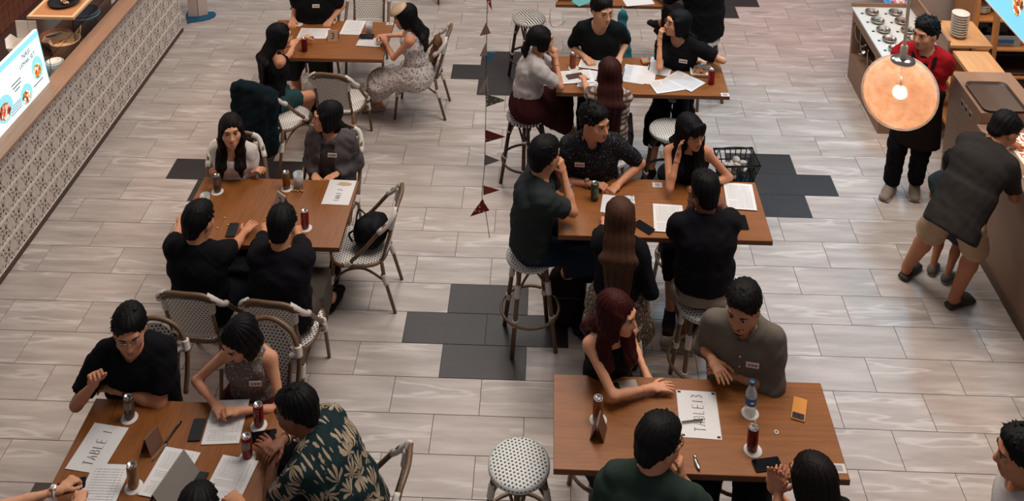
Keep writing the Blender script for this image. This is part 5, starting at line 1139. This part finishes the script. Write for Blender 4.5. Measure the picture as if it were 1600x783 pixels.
def can(label, p, z, c, c2=None, text=None, coaster=True, group=None, tcol='d8d2cc', tilt=0):
    b = at(p[0], p[1], z); h0 = 0
    if coaster:
        r = thing('coaster', 'white coaster under the '+label, 'coaster', (b[0]+rnd.uniform(-.008, .008), b[1]-.006, z)); obj('disc', MB().lathe([(0, 0), (.047, 0), (.048, .001), (.047, .0022), (0, .0022)], 28), mat('coaster_white', 'cfc8c0', .75), r); h0 = .0025
    r = thing('drink_can', label, 'can', (b[0], b[1], z+h0), 0, group); R_, h = .029, .14
    obj('can_body', MB().lathe([(0, .003), (.021, .002), (.024, 0), (R_-.002, .006), (R_, .012), (R_, h-.014), (R_-.004, h-.004)], 24, caps=False), mat('can_'+c, c, .32, metal=.35), r)
    obj('can_lid', MB().lathe([(R_-.004, h-.004), (R_-.0035, h), (R_-.0055, h), (R_-.007, h-.005), (0, h-.004)], 24, caps=False), m_steel, r)
    obj('can_mouth', MB().prism([(.008*math.cos(a*PI/6), .011+.006*math.sin(a*PI/6)) for a in range(12)], h-.0042, h-.0036), m_ink, r)
    obj('pull_tab', MB().tube([(.006*math.cos(a*PI/6), -.004+.009*math.sin(a*PI/6), h-.002) for a in range(12)], .0016, 5, 0, True), m_steel, r)
    if c2: obj('can_label', MB().rings([[((R_+.0004)*math.cos(a), (R_+.0004)*math.sin(a), zz) for zz in (h*.5, h*.84)] for a in [-2.5+i*.16 for i in range(13)]], 0, True, False), mat('can_label_'+c2, c2, .5), r)
    if text:
        me = text_mesh(text, .034, mat('can_text_'+tcol, tcol, .5)); co = np.zeros(len(me.vertices)*3); me.vertices.foreach_get('co', co); co = co.reshape(-1, 3)
        a = -1.55-co[:, 1]/R_; q = np.stack([(R_+.0006)*np.cos(a), (R_+.0006)*np.sin(a), h*.5+co[:, 0]*min(1, .11/max(np.ptp(co[:, 0]), .01))], 1); q = np.stack([(R_+.0006)*np.cos(-1.55+co[:, 1]/R_*.9), (R_+.0006)*np.sin(-1.55+co[:, 1]/R_*.9), q[:, 2]], 1)
        q[:, 0] = (R_+.0006)*np.cos(-1.55-co[:, 1]/R_); q[:, 1] = (R_+.0006)*np.sin(-1.55-co[:, 1]/R_)
        me.vertices.foreach_set('co', q.ravel()); me.update(); link('can_lettering', me, r)
    return r
def rrect(w, d, r, n=4):
    out = []
    for cx, cy, a0 in ((w-r, d-r, 0), (-w+r, d-r, 90), (-w+r, -d+r, 180), (w-r, -d+r, 270)): out += [(cx+r*math.cos(math.radians(a0+90*k/n)), cy+r*math.sin(math.radians(a0+90*k/n))) for k in range(n+1)]
    return out
def phone(label, a, b, z, c='141417', screen=True, cam_=False, sc=1):
    p, rz = two(a, b, z); o = thing('mobile_phone', label, 'phone', (p[0], p[1], z+.001), rz); q = rrect(.036*sc, .074*sc, .009)
    obj('phone_body', MB().prism(q, 0, .0085, 0, .0015), mat('phone_'+c, c, .3), o)
    if screen: obj('phone_screen', MB().prism(rrect(.0335*sc, .0715*sc, .007), .0084, .009), mat('screen_glass', '0a0a0d', .08), o)
    if cam_:
        obj('camera_plate', MB().prism(rrect(.030*sc, .019*sc, .005), .0085, .0105, M=Matrix.Translation((0, -.050*sc, 0))), mat('cam_black', '2a2826', .3), o)
        for s in (-.012, .004): obj('camera_lens', MB().lathe([(0, .0105), (.006, .0105), (.005, .0125), (0, .0125)], 14, M=Matrix.Translation((s, -.05*sc, 0))), mat('lens', '111114', .1), o)
    return o
def tent(label, p, z, rz, c, num=None, h=.105, w=.10, d=.035):
    b = at(p[0], p[1], z); o = thing('table_tent', label, 'number stand', (b[0], b[1], z), rz); m = mat('tent_'+c, c, .5)
    for s in (-1, 1): obj('tent_board', MB().add([(-w/2, s*d, 0), (w/2, s*d, 0), (w/2, 0, h), (-w/2, 0, h), (-w/2, s*(d+.004), 0), (w/2, s*(d+.004), 0), (w/2, s*.004, h), (-w/2, s*.004, h)], [(0, 1, 2, 3), (7, 6, 5, 4), (0, 3, 7, 4), (1, 5, 6, 2), (2, 6, 7, 3), (0, 4, 5, 1)]), m, o)
    if num:
        q = link('number', text_mesh(num, .085, mat('number_ink', '4a2a20', .6)), o); q.matrix_local = Matrix.Translation((0, -(d+.006)*.5-.003, h*.48)) @ Matrix.Rotation(math.atan2(h, d), 4, 'X')
def disc(label, p, z, name='coaster', cat='coaster'):
    b = at(p[0], p[1], z); obj(name, MB().lathe([(0, 0), (.047, 0), (.048, .001), (.047, .0022), (0, .0022)], 28), mat('coaster_white', 'cfc8c0', .75), None, (b[0], b[1], z+.0005), label=label, category=cat)
def sticker(label, p, z, rz=0):
    b = at(p[0], p[1], z); o = thing('table_sticker', label, 'sticker', (b[0], b[1], z), rz); obj('sticker_sheet', MB().box((-.035, -.028, .0), (.035, .028, .0008)), mat('sticker_white', 'c2bab2', .6), o)
    obj('sticker_patch', MB().box((-.018, -.018, .0008), (.018, .018, .0012)), mat('sticker_grey', '8e8a88', .6), o)
m_pet = mat('clear_pet', 'dfe6e8', .06, alpha=.42); m_cap = mat('blue_cap', '1b5f8e', .4)
def bottle(label, p, z, cw=True):
    b = at(p[0], p[1], z)
    if cw: disc('round white coaster under the clear water bottle of the '+('sheet table' if z == ZR and p[1] > 500 else 'soda table'), p, z)
    r = thing('water_bottle', label, 'bottle', (b[0], b[1], z+.003))
    obj('bottle_body', MB().lathe([(0, 0), (.03, 0), (.032, .01), (.030, .03), (.032, .05), (.032, .12), (.03, .14), (.014, .18), (.0135, .195), (0, .195)], 24), m_pet, r)
    obj('bottle_label', MB().lathe([(.0325, .07), (.0326, .118)], 24, caps=False), mat('blue_wrap', '2d6a9a', .4), r)
    obj('label_mark', MB().ell((0, -.0325, .094), (.012, .002, .008)), m_white, r)
    obj('bottle_cap', MB().lathe([(0, .19), (.015, .19), (.015, .21), (.013, .212), (0, .212)], 18), m_cap, r)
def glass(label, p, z, fill, h=.10, r_=.036):
    b = at(p[0], p[1], z); r = thing('drinking_glass', label, 'glass', (b[0], b[1], z+.001))
    obj('glass_wall', MB().lathe([(0, 0), (r_*.85, 0), (r_, h), (r_-.002, h), (r_*.83, .006), (0, .006)], 24), m_pet, r)
    obj('drink', MB().lathe([(0, .007), (r_*.8, .007), (r_*.9, h*.55), (0, h*.56)], 20), fill, r)
RED, GOLD = '6e1014', '6b4a30'
# table 1
can('brown gold soda can with a pale label near the wristwatch', (203, 652), ZL, '5a4636', 'a89a8c')
can('gold soda can beside the joined hands', (209, 760), ZL, '8a6038', None)
can('red soda can by the clasped hands of the lace top', (405, 664), ZL, '7c1418', None, 'Coca-Cola')
can('red soda can beside the black phone of the palm shirt', (387, 714), ZL, '7c1418', 'b8aca4')
sheet('white sheet with TABLE 1 handwritten in pen', (129, 738), (175, 665), ZL, m=m_paper, write='TABLE 1', wh=.056)
sheet('printed sheet under the clasped hands of the lace top', (345, 690), (361, 630), ZL, write=None)
sheet('printed sheet under the grey folded card', (246, 775), (284, 708), ZL)
sheet('printed sheet beside the short haired person\'s hand', (345, 780), (370, 730), ZL)
sheet('printed sheet under the joined hands', (146, 795), (172, 738), ZL, m=m_print2)
tent('bare wooden number stand next to the pens', (238, 700), ZL, 1.2, '6b4a38')
phone('black phone lying by the pens', (303, 690), (313, 656), ZL, '18181a', False)
phone('black phone under the elbow of the palm shirt', (393, 686), (430, 680), ZL)
phone('black phone beside the TABLE 1 sheet corner', (92, 766), (130, 756), ZL)
def pen(label, a, b, z, c, r_=.0045):
    p, q = at(*a, z), at(*b, z); d = unit(q-p); o = thing('pen', label, 'pen', (p[0], p[1], z+.006)); v = (q-p); obj('barrel', MB().tube([V(0, 0, 0), v*.08, v*.1, v], [r_*.3, r_, r_, r_], 8), mat('pen_'+c, c, .4), o); obj('clip', MB().tube([v*.75+V(0, 0, r_), v*.98+V(0, 0, r_*1.4)], r_*.35, 5), m_steel, o)
pen('black pen lying beyond the wooden stand', (258, 694), (283, 660), ZL, '17171a', .007)
pen('clear pen with a dark tip below the black pen', (237, 722), (262, 694), ZL, '5a5654')
b = at(266, 768, ZL); r = thing('folded_card', 'grey folded card standing like a tent on printed sheets', 'card', (b[0], b[1], ZL+.009), -.25)
obj('card_leaf', MB().add([(-.05, -.14, 0), (-.05, .14, 0), (0, .14, .12), (0, -.14, .12), (-.053, -.14, 0), (-.053, .14, 0), (-.003, .14, .12), (-.003, -.14, .12)], [(0, 1, 2, 3), (7, 6, 5, 4), (0, 3, 7, 4), (1, 5, 6, 2), (2, 6, 7, 3), (0, 4, 5, 1)]), mat('grey_card', '79716a', .5), r)
obj('card_leaf', MB().add([(.09, -.14, 0), (.09, .14, 0), (0, .14, .12), (0, -.14, .12), (.093, -.14, 0), (.093, .14, 0), (.003, .14, .12), (.003, -.14, .12)], [(3, 2, 1, 0), (4, 5, 6, 7), (4, 7, 3, 0), (2, 6, 5, 1), (3, 7, 6, 2), (1, 5, 4, 0)]), mat('grey_card', '79716a', .5), r)
b = at(306, 756, ZL); r = thing('notebook', 'small black notebook near the short haired person', 'notebook', (b[0], b[1], ZL+.001), -.1); obj('cover', MB().cbox((-.045, -.065, 0), (.045, .065, .012), .002), m_black, r); obj('pages', MB().box((-.043, -.066, .002), (.043, .064, .010)), m_paper, r)
glass('small empty glass at the corner near the pale watch', (80, 800), ZL, m_pet, .06)
# table 2
can('tall gold soda can by the white lace blouse', (340, 299), ZL, '5d4a38', '9a8a78')
can('tall gold soda can beside the iced drink', (448, 294), ZL, '7a5226', None)
glass('glass of iced amber drink beside the gold can', (467, 292), ZL, mat('amber_drink', '7a4a20', .2), .12, .04)
glass('short glass of milky drink near the short haired neighbour', (321, 319), ZL, mat('milky', 'b8aea4', .4), .08, .038)
can('red soda can next to the 2 stand', (477, 356), ZL, '7c1418', None, 'Coca-Cola')
sheet('white sheet with TABLE 2 handwritten and a tan stain', (523, 321), (537, 281), ZL, m=m_paper, write='TABLE 2', wh=.035)
c, rz = two((530, 300), (537, 281), ZL); obj('drink_stain', MB().prism([(.05*math.cos(a*PI/9)*(1+.3*math.sin(a*2)), .022*math.sin(a*PI/9)*(1+.2*math.cos(a*3))) for a in range(18)], 0, .0004), mat('tan_stain', 'b99a78', .8), bpy.data.objects['paper_sheet.005'] if 'paper_sheet.005' in bpy.data.objects else None, (.02, .10, .0022))
tent('pale number stand showing the figure 2', (441, 322), ZL, -.7, 'a59a90', '2')
phone('dark phone lying between the two people in black', (359, 372), (367, 349), ZL, '17171b', False)
sticker('white square sticker at the edge between the people in black', (409, 379), ZL)
for i, q in enumerate(((351, 341), (340, 357), (356, 352))):
    b = at(*q, ZL); obj('snack_crumb', MB().ell((0, 0, .004), (.009, .006, .004), 0, None, 8, 5), mat('crumb', 'c9a878', .8), None, (b[0], b[1], ZL), label='small pale snack crumb on the table beside the dark phone', category='crumb', group='crumbs near the dark phone')
b = at(466, 297, ZL)
for i in range(5): obj('snack_piece', MB().ell((0, 0, .006), (.014, .008, .006), 0, None, 8, 5), mat('snack', 'a8743c', .7), None, (b[0]-.04+.02*i, b[1]-.02+.008*(i % 2), ZL), (0, 0, i), label='brown snack piece lying before the iced drink', category='snack', group='snack pieces by the iced drink')
# table 3
disc('bare white coaster near the black polo', (466, 38), ZL); sticker('white sticker on the rear edge by the black polo', (519, 35), ZL); sticker('white sticker at the table end before the floral dress', (609, 37), ZL)
sheet('wide white sheet in front of the black polo', (466, 52), (514, 53), ZL, m=m_print2); sheet('printed form across from the empty chair', (547, 53), (556, 34), ZL, m=m_print2); sheet('printed form under the phone of the floral dress', (552, 65), (604, 68), ZL, .24, .17, m_print2)
can('red soda can by the black sleeveless top', (476, 80), ZL, '5e1014', None, None, False)
tent('beige number stand showing the figure 3', (521, 62), ZL, 0, 'a98a72', '3')
glass('glass of dark drink near the floral dress', (577, 51), ZL, mat('cola', '38150c', .2), .11, .035)
phone('phone held flat by the person in the floral dress', (560, 57), (586, 57), ZL+.02)
# table 6
can('red and gold soda can by the white T-shirt', (895, 106), ZR, '8a4030', None); sticker('white sticker on the front right corner of the papers table', (1133, 148), ZR)
for i, (a, b, m, lb) in enumerate((((921, 108), (930, 83), m_print2, 'printed form before the wire glasses'), ((882, 122), (918, 120), m_print2, 'printed form under the phone by the white elbow'), ((921, 135), (928, 114), m_print2, 'half hidden form beside the auburn hair'),
    ((986, 131), (996, 102), m_print2, 'printed form with a dark pen on it'), ((1003, 131), (1008, 104), m_paper, 'plain sheet showing below the pen form'), ((1027, 118), (1036, 92), m_print2, 'form under the elbow of the name-stickered person'), ((1030, 136), (1058, 132), m_print2, 'form lapping under the crooked sheet'), ((1050, 118), (1090, 137), m_print2, 'crooked printed sheet by the food boxes'))):
    sheet(lb, a, b, ZR, m=m)
phone('brown backed phone on a form by the white elbow', (889, 121), (907, 118), ZR+.008, '4a352c', False); pen('dark pen lying on the printed form', (972, 123), (976, 108), ZR+.008, '1c2a38'); pen('thin black pen standing out beside the orange card', (1013, 110), (1016, 97), ZR+.008, '1a1a1c')
b = at(1008, 98, ZR); r = thing('card_box', 'orange and blue small card box', 'box', (b[0], b[1], ZR+.008), .2); obj('box_body', MB().cbox((-.035, -.045, 0), (.035, .045, .02), .002), mat('orange_card', 'c0622c', .5), r); obj('box_print', MB().box((-.02, -.025, .02), (.025, .02, .0206)), mat('teal_print', '5f9a98', .5), r)
def clam(label, p, rz):
    b = at(*p, ZR); o = thing('food_box', label, 'food box', (b[0], b[1], ZR+.001), rz)
    obj('box_tray', MB().rings([[(sx*w, sy*d, z) for sx, sy in ((-1, -1), (1, -1), (1, 1), (-1, 1))] for w, d, z in ((.075, .06, 0), (.095, .078, .035), (.090, .073, .035), (.072, .057, .006))]), m_white, o)
    for k in range(12): obj('food_piece', MB().ell((0, 0, 0), (.024, .017, .012), 0, None, 10, 6), food('fried_food', ['8a4a20', 'b0703a', '5e2a14', 'd2b48a'], 70), o, (rnd.uniform(-.05, .05), rnd.uniform(-.04, .04), .016+.010*(k % 3)), (0, 0, k))
    if p[0] < 1085:
        for k in (0, 1): obj('chopstick', MB().tube([(-.16, -.02+.01*k, .05), (.06, .02+.015*k, .038)], .0025, 6), mat('bamboo', 'b89a70', .6), o)
clam('white box of fried food crossed by chopsticks', (1083, 101), .3); clam('white box of brown saucy pieces', (1095, 115), -.1)
can('red soda can near the food boxes', (1111, 131), ZR, '8a1c14', None, None, False)
# table 7
sheet('white sheet lying on the topmost table', (985, 2), (1008, 0), ZR, m=m_paper); sheet('teal folder sheet beside the wire glasses hair', (905, 1), (920, -4), ZR, m=mat('teal_paper', '5a9a98', .7)); 
b = at(880, 0, ZR); r = thing('shoulder_bag', 'brown shoulder bag with a pale strap loop hanging off the topmost table', 'bag', (b[0], b[1]+.02, ZR+.001)); obj('bag_body', MB().cbox((-.06, -.05, 0), (.09, .12, .06), .015), mat('tan_leather', '6a4a34', .5), r); obj('strap_loop', MB().tube(bez([(-.05, -.06, .03), (-.13, -.16, -.05), (-.12, -.15, -.22), (-.04, -.10, -.25), (.03, -.09, -.19)], 6), .005, 6), mat('pale_strap', 'b8aaa0', .5), r)
f = Field(); q0 = V(.74, 9.50, .98); f.econe(q0, q0-V(0, 0, .28), V(1, 0, 0), (.045, .03), (.06, .04), .03).econe(q0-V(0, 0, .25), q0-V(-.02, 0, .5), V(1, 0, 0), (.075, .05), (.085, .055), .04); Pm, Qm = f.mesh(.012, 2); Pm = folds(Pm, Qm, .006, .08, 3)
r = thing('teal_bag', 'teal cloth bag hanging from the edge of the topmost table', 'bag', (.74, 9.5, 0)); link('bag_cloth', qmesh('bag', [(Pm, Qm, 0)], [fabric('teal_cloth', '35707a')], V(.74, 9.5, 0)), r); obj('bag_hook', MB().tube(bez([(0, .0, .97), (0, .01, 1.01), (0, .06, 1.015), (0, .12, 1.006)], 5), .004, 6), m_steel, r)
# table 5
bottle('clear water bottle with a blue label beside the mouth-covering hands', (890, 330), ZR)
can('green silver soda can lettered Sprite', (929, 312), ZR, '3e4a3c', None, 'Sprite', False, tcol='c8ccc4')
sheet('cream booklet page under the joined fingers', (953, 335), (957, 305), ZR, .2, .14, m_paper); sheet('small colour card beside the long brown hair', (985, 322), (983, 305), ZR, .1, .07, food('card_print', ['8aa0b0', 'c9c2b8', '4a4a50', 'd8cfc6'], 60))
can('silver topped can half hidden by the brown hair', (960, 342), ZR, '55504c', None, None, False)
phone('black phone by the shoulder of the long brown hair', (997, 350), (1016, 362), ZR)
sheet('printed sheet before the person in cream shorts', (1046, 365), (1043, 320), ZR, m=m_print2); sheet('timetable sheet at the table end', (1160, 331), (1152, 286), ZR, m=m_print2)
phone('black phone with lit icons near the table end', (1163, 361), (1156, 336), ZR); sticker('white sticker on the rear edge near the fringe', (1027, 289), ZR)
b = at(1152, 266, .53); r = thing('low_stool', 'low dark stool under the black plastic basket', 'stool', (b[0], b[1]+.05, 0)); obj('stool_top', MB().cbox((-.15, -.12, .415), (.15, .12, .445), .004), m_iron, r)
for sx in (-1, 1):
    for sy in (-1, 1): obj('stool_leg', MB().box((sx*.12-.012, sy*.09-.012, 0), (sx*.12+.012, sy*.09+.012, .415)), m_iron, r)
r = thing('shopping_basket', 'black plastic basket filled with white packs and a blue-capped bottle', 'basket', (b[0], b[1]+.05, .446), .08)
def bq(w, d, z): return [(-w, -d, z), (w, -d, z), (w, d, z), (-w, d, z)]
obj('basket_floor', MB().box((-.12, -.09, 0), (.12, .09, .006)), m_black, r); obj('basket_rim', MB().tube([p for p in bq(.165, .125, .17)], .010, 6, 0, True), m_black, r); obj('basket_band', MB().tube(bq(.14, .105, .085), .006, 5, 0, True), m_black, r)
for i in range(28):
    t_ = i/28*4; e_ = int(t_); f_ = t_-e_; A_ = bq(.12, .09, 0); C_ = bq(.165, .125, .17); lo_ = V(*A_[e_])*(1-f_)+V(*A_[(e_+1) % 4])*f_; hi_ = V(*C_[e_])*(1-f_)+V(*C_[(e_+1) % 4])*f_
    obj('basket_slat', MB().tube([lo_, hi_], .005, 5), m_black, r)
obj('basket_handle', MB().tube(bez([(-.165, .03, .17), (-.10, .10, .19), (.1, .10, .19), (.165, .03, .17)], 5), .006, 6), m_black, r)
for i in range(12):
    o = obj('snack_pack', MB().ell((0, 0, 0), (.05, .03, .016), 0, None, 10, 6), mat('pack_white', 'a89c94', .45), None, (b[0]+rnd.uniform(-.07, .07), b[1]+.05+rnd.uniform(-.05, .05), .486+.009*i), (rnd.uniform(-.6, .6), rnd.uniform(-.6, .6), rnd.uniform(0, 6)), label='crumpled white snack pack heaped in the black basket', category='pack', group='packs in the basket')
# table 4
bottle('clear water bottle with a blue cap beside the handwritten sheet', (1172, 646), ZR)
can('dark red soda can with a straw near the black phone', (1175, 702), ZR, '6a1c14', None); b = at(1175, 702, ZR); obj('drinking_straw', MB().tube([(0, 0, 0), (.004, .004, .10)], .0028, 6), m_white, None, (b[0]+.006, b[1]+.005, ZR+.10), label='white straw standing in the dark red can', category='straw')
can('copper soda can behind the bare wooden stand', (934, 655), ZR, '8a5a34', None)
tent('bare wooden number stand before the copper can', (935, 678), ZR, 1.35, '5e3f30')
sheet('white sheet with TABLE 13 handwritten, corners taped', (1096, 687), (1087, 610), ZR, .31, .22, m_paper, 'TABLE13', wh=.06); c, rz = two((1096, 687), (1087, 610), ZR); r = bpy.data.objects[[o.name for o in bpy.data.objects if o.get('label', '').startswith('white sheet with TABLE 13')][0]]
for sx in (-1, 1):
    for sy in (-1, 1): obj('corner_tape', MB().box((sx*.095-.009, sy*.142-.005, .002), (sx*.095+.009, sy*.142+.005, .003)), m_ink, r)
pen('grey pen across the handwritten sheet', (1064, 661), (1098, 657), ZR+.006, '5a5654'); phone('orange phone with a dark camera plate', (1246, 660), (1251, 622), ZR, 'c9853c', False, True, 1.05); phone('black phone by the pressed palms', (1184, 729), (1213, 725), ZR); phone('pale phone under the forearm of the red hair', (962, 607), (990, 603), ZR, 'a8a09a', False, True)
b = at(1213, 676, ZR); obj('ring_pull', MB().tube([(.009*math.cos(a*PI/8), .011*math.sin(a*PI/8), .003) for a in range(16)], .003, 6, 0, True), m_white, None, (b[0], b[1], ZR), label='tiny pale ring lying between the can and the orange phone', category='ring')
b = at(1089, 727, ZR); r = thing('foil_wrapper', 'crumpled silver foil wrapper at the front edge', 'wrapper', (b[0], b[1], ZR+.004), .2); obj('foil', MB().ell((0, 0, .006), (.012, .04, .008), 0, None, 9, 7), m_steel, r); obj('foil_twist', MB().ell((.004, .045, .005), (.009, .012, .005), 0, None, 7, 5), m_steel, r)
sticker('white sticker on the corner nearest the pressed palms', (1311, 732), ZR)
# ================================================================ BAGS AND CLOTHES
def blob(name, label, cat, part, f, m, base, amp=.005, h=.011, wl=.09):
    r = thing(name, label, cat, (base[0], base[1], base[2])); Pm, Qm = f.mesh(h, 2); Pm = folds(Pm, Qm, amp, wl, len(label)); link(part, qmesh(part, [(Pm, Qm, 0)], [m], V(*base)), r); return r
c0 = V(-1.33, 6.69, .455); f = Field(); f.ell(c0+V(0, 0, .10), (.13, .14, .11), None, .03).ell(c0+V(.04, 0, .17), (.10, .11, .06), None, .05).ell(c0+V(-.05, -.04, .17), (.05, .06, .05), None, .05)
r = blob('drawstring_bag', 'black drawstring bag resting on an empty rattan chair', 'bag', 'bag_body', f, fabric('black_nylon', '111113', rough=.6), c0); obj('bag_strap', MB().tube(bez([(-.04, -.06, .19), (-.14, -.08, .14), (-.13, -.04, .04)], 6), .008, 6), m_black, r); obj('bag_strap', MB().tube(bez([(-.03, .05, .20), (-.10, .10, .21), (-.12, .06, .12)], 6), .007, 6), m_black, r)
q = at(886, 505); f = Field(); c0 = V(q[0], q[1]+.02, 0); f.econe(c0+V(0, 0, .08), c0+V(0, 0, .36), V(1, 0, 0), (.14, .10), (.13, .09), .04).ell(c0+V(0, -.09, .16), (.11, .05, .10), None, .03).ell(c0+V(0, 0, .40), (.12, .08, .06), None, .04)
r = blob('backpack', 'dark brown backpack standing on the floor beside the jeans', 'backpack', 'pack_body', f, fabric('brown_canvas', '1f1512'), c0); obj('haul_loop', MB().tube(bez([(-.03, 0, .45), (0, 0, .50), (.03, 0, .45)], 6), .007, 6), m_black, r); obj('pack_zip', MB().tube(bez([(-.10, -.10, .28), (0, -.125, .31), (.10, -.10, .28)], 6), .004, 5), mat('zip_dark', '3a302a', .4), r)
q = at(930, 524); f = Field(); c0 = V(q[0], q[1], 0); f.ell(c0+V(0, 0, .15), (.09, .10, .15), None, .03).cone(c0+V(0, 0, .25), c0+V(.02, 0, .33), .06, .04, .04)
blob('tote_bag', 'round black tote bag on the floor behind the strapless top', 'bag', 'bag_body', f, fabric('black_canvas', '121112'), c0)
c0 = V(-1.15, 9.25, .46); f = Field(); f.econe(c0+V(-.02, 0, .06), c0+V(.06, 0, .26), V(0, 1, 0), (.13, .05), (.11, .04), .04).ell(c0+V(.05, -.02, .31), (.04, .09, .05), None, .03)
blob('brown_bag', 'slouchy brown bag wedged behind the floral dress', 'bag', 'bag_body', f, fabric('brown_suede', '6a4c38'), c0)
M_ = np.array(ch2.matrix_basis); J = lambda x, y, z: (M_@np.array([x, y, z, 1]))[:3]; ax_ = M_[:3, 0]; ay_ = M_[:3, 1]
f = Field(); f.econe(J(-.19, -.30, .87), J(.19, -.30, .87), (0, 0, 1), (.05, .05), (.05, .05), .04).econe(J(0, -.335, .86), J(0, -.36, .30), ax_, (.235, .04), (.20, .05), .04).econe(J(0, -.235, .84), J(0, -.19, .62), ax_, (.2, .03), (.18, .03), .04)
for s in (-1, 1): f.cone(J(s*.20, -.33, .83), J(s*.225, -.37, .38), .055, .048, .04)
r = blob('draped_jacket', 'dark teal jacket draped over the back of a rattan chair', 'jacket', 'jacket_cloth', f, fabric('dark_teal_wool', '101c22'), J(0, -.3, .45), .008, .013, .11)
k = P['20']; q = k['WR'][0]; f = Field(); c0 = at(1003, 458, .78); f.ell(c0, (.05, .04, .05), None, .02); r = blob('pink_pouch', 'fluffy pink pouch with a silver ring hung at the snake print skirt', 'pouch', 'pouch_body', f, fabric('pink_plush', 'b5807c'), c0, .003, .008); obj('ring_handle', MB().tube([(.02+.03*math.cos(a*PI/8)*.4, -.02, -.09+.045*math.sin(a*PI/8)) for a in range(16)], .005, 6, 0, True), m_steel, r)
# parts worn by people
k = P['27']; f = Field(); e_ = .03; d = k['dims']; hip, u, fr, sr = k['hip'], k['u'], k['fr'], k['sr']
f.econe(k['p2']+u*.02, hip+u*.16, sr, (d[2][0]*.5+e_, d[2][1]+e_), (d[1][0]+e_+.014, d[1][1]+e_+.016), .04).econe(hip+u*.16, hip-V(0, 0, .36), sr, (d[1][0]+e_+.014, d[1][1]+e_+.016), (d[0][0]+.05, d[0][1]+.045), .05, .01)
f.econe(k['p2']+u*.2-fr*.11, hip-V(0, 0, .42)-fr*.11, sr, (.5, .13), (.5, .13), .01, .05, True)
Pm, Qm = f.mesh(.012, 1); link('apron', qmesh('apron', [(Pm, Qm, 0)], [fabric('apron_brown', '1f1614')], k['L0']), k['root'])
for s in (-1, 1): obj('apron_strap', MB().tube(bez([k['p2']+u*.05+fr*(d[2][1]+.03)+sr*s*.08-k['L0'], k['p3']+fr*.075+sr*s*.085+u*.02-k['L0'], k['p3']+sr*s*.09+u*.045-k['L0'], k['p3']-fr*.09+sr*s*.08-k['L0']], 6), .016, 6, flat=.35), MATS['apron_brown'], k['root'])
k = P['3']; Hq = k['HC']-k['L0']+k['R']@V(0, .035, .085)*k['hs']; nz = k['R']@unit(V(0, .35, 1)); Mx = Matrix.Translation(tuple(Hq)) @ Vector(tuple(nz)).to_track_quat('Z', 'X').to_matrix().to_4x4()
obj('straw_visor', MB().lathe([(0, .03), (.07, .028), (.082, .012), (.098, .0), (.1, .004), (.084, .018), (.07, .034), (0, .036)], 28, M=Mx), woodmat('straw', 'a88a68', 'c4a888', (60, 60, 60)), k['root'])
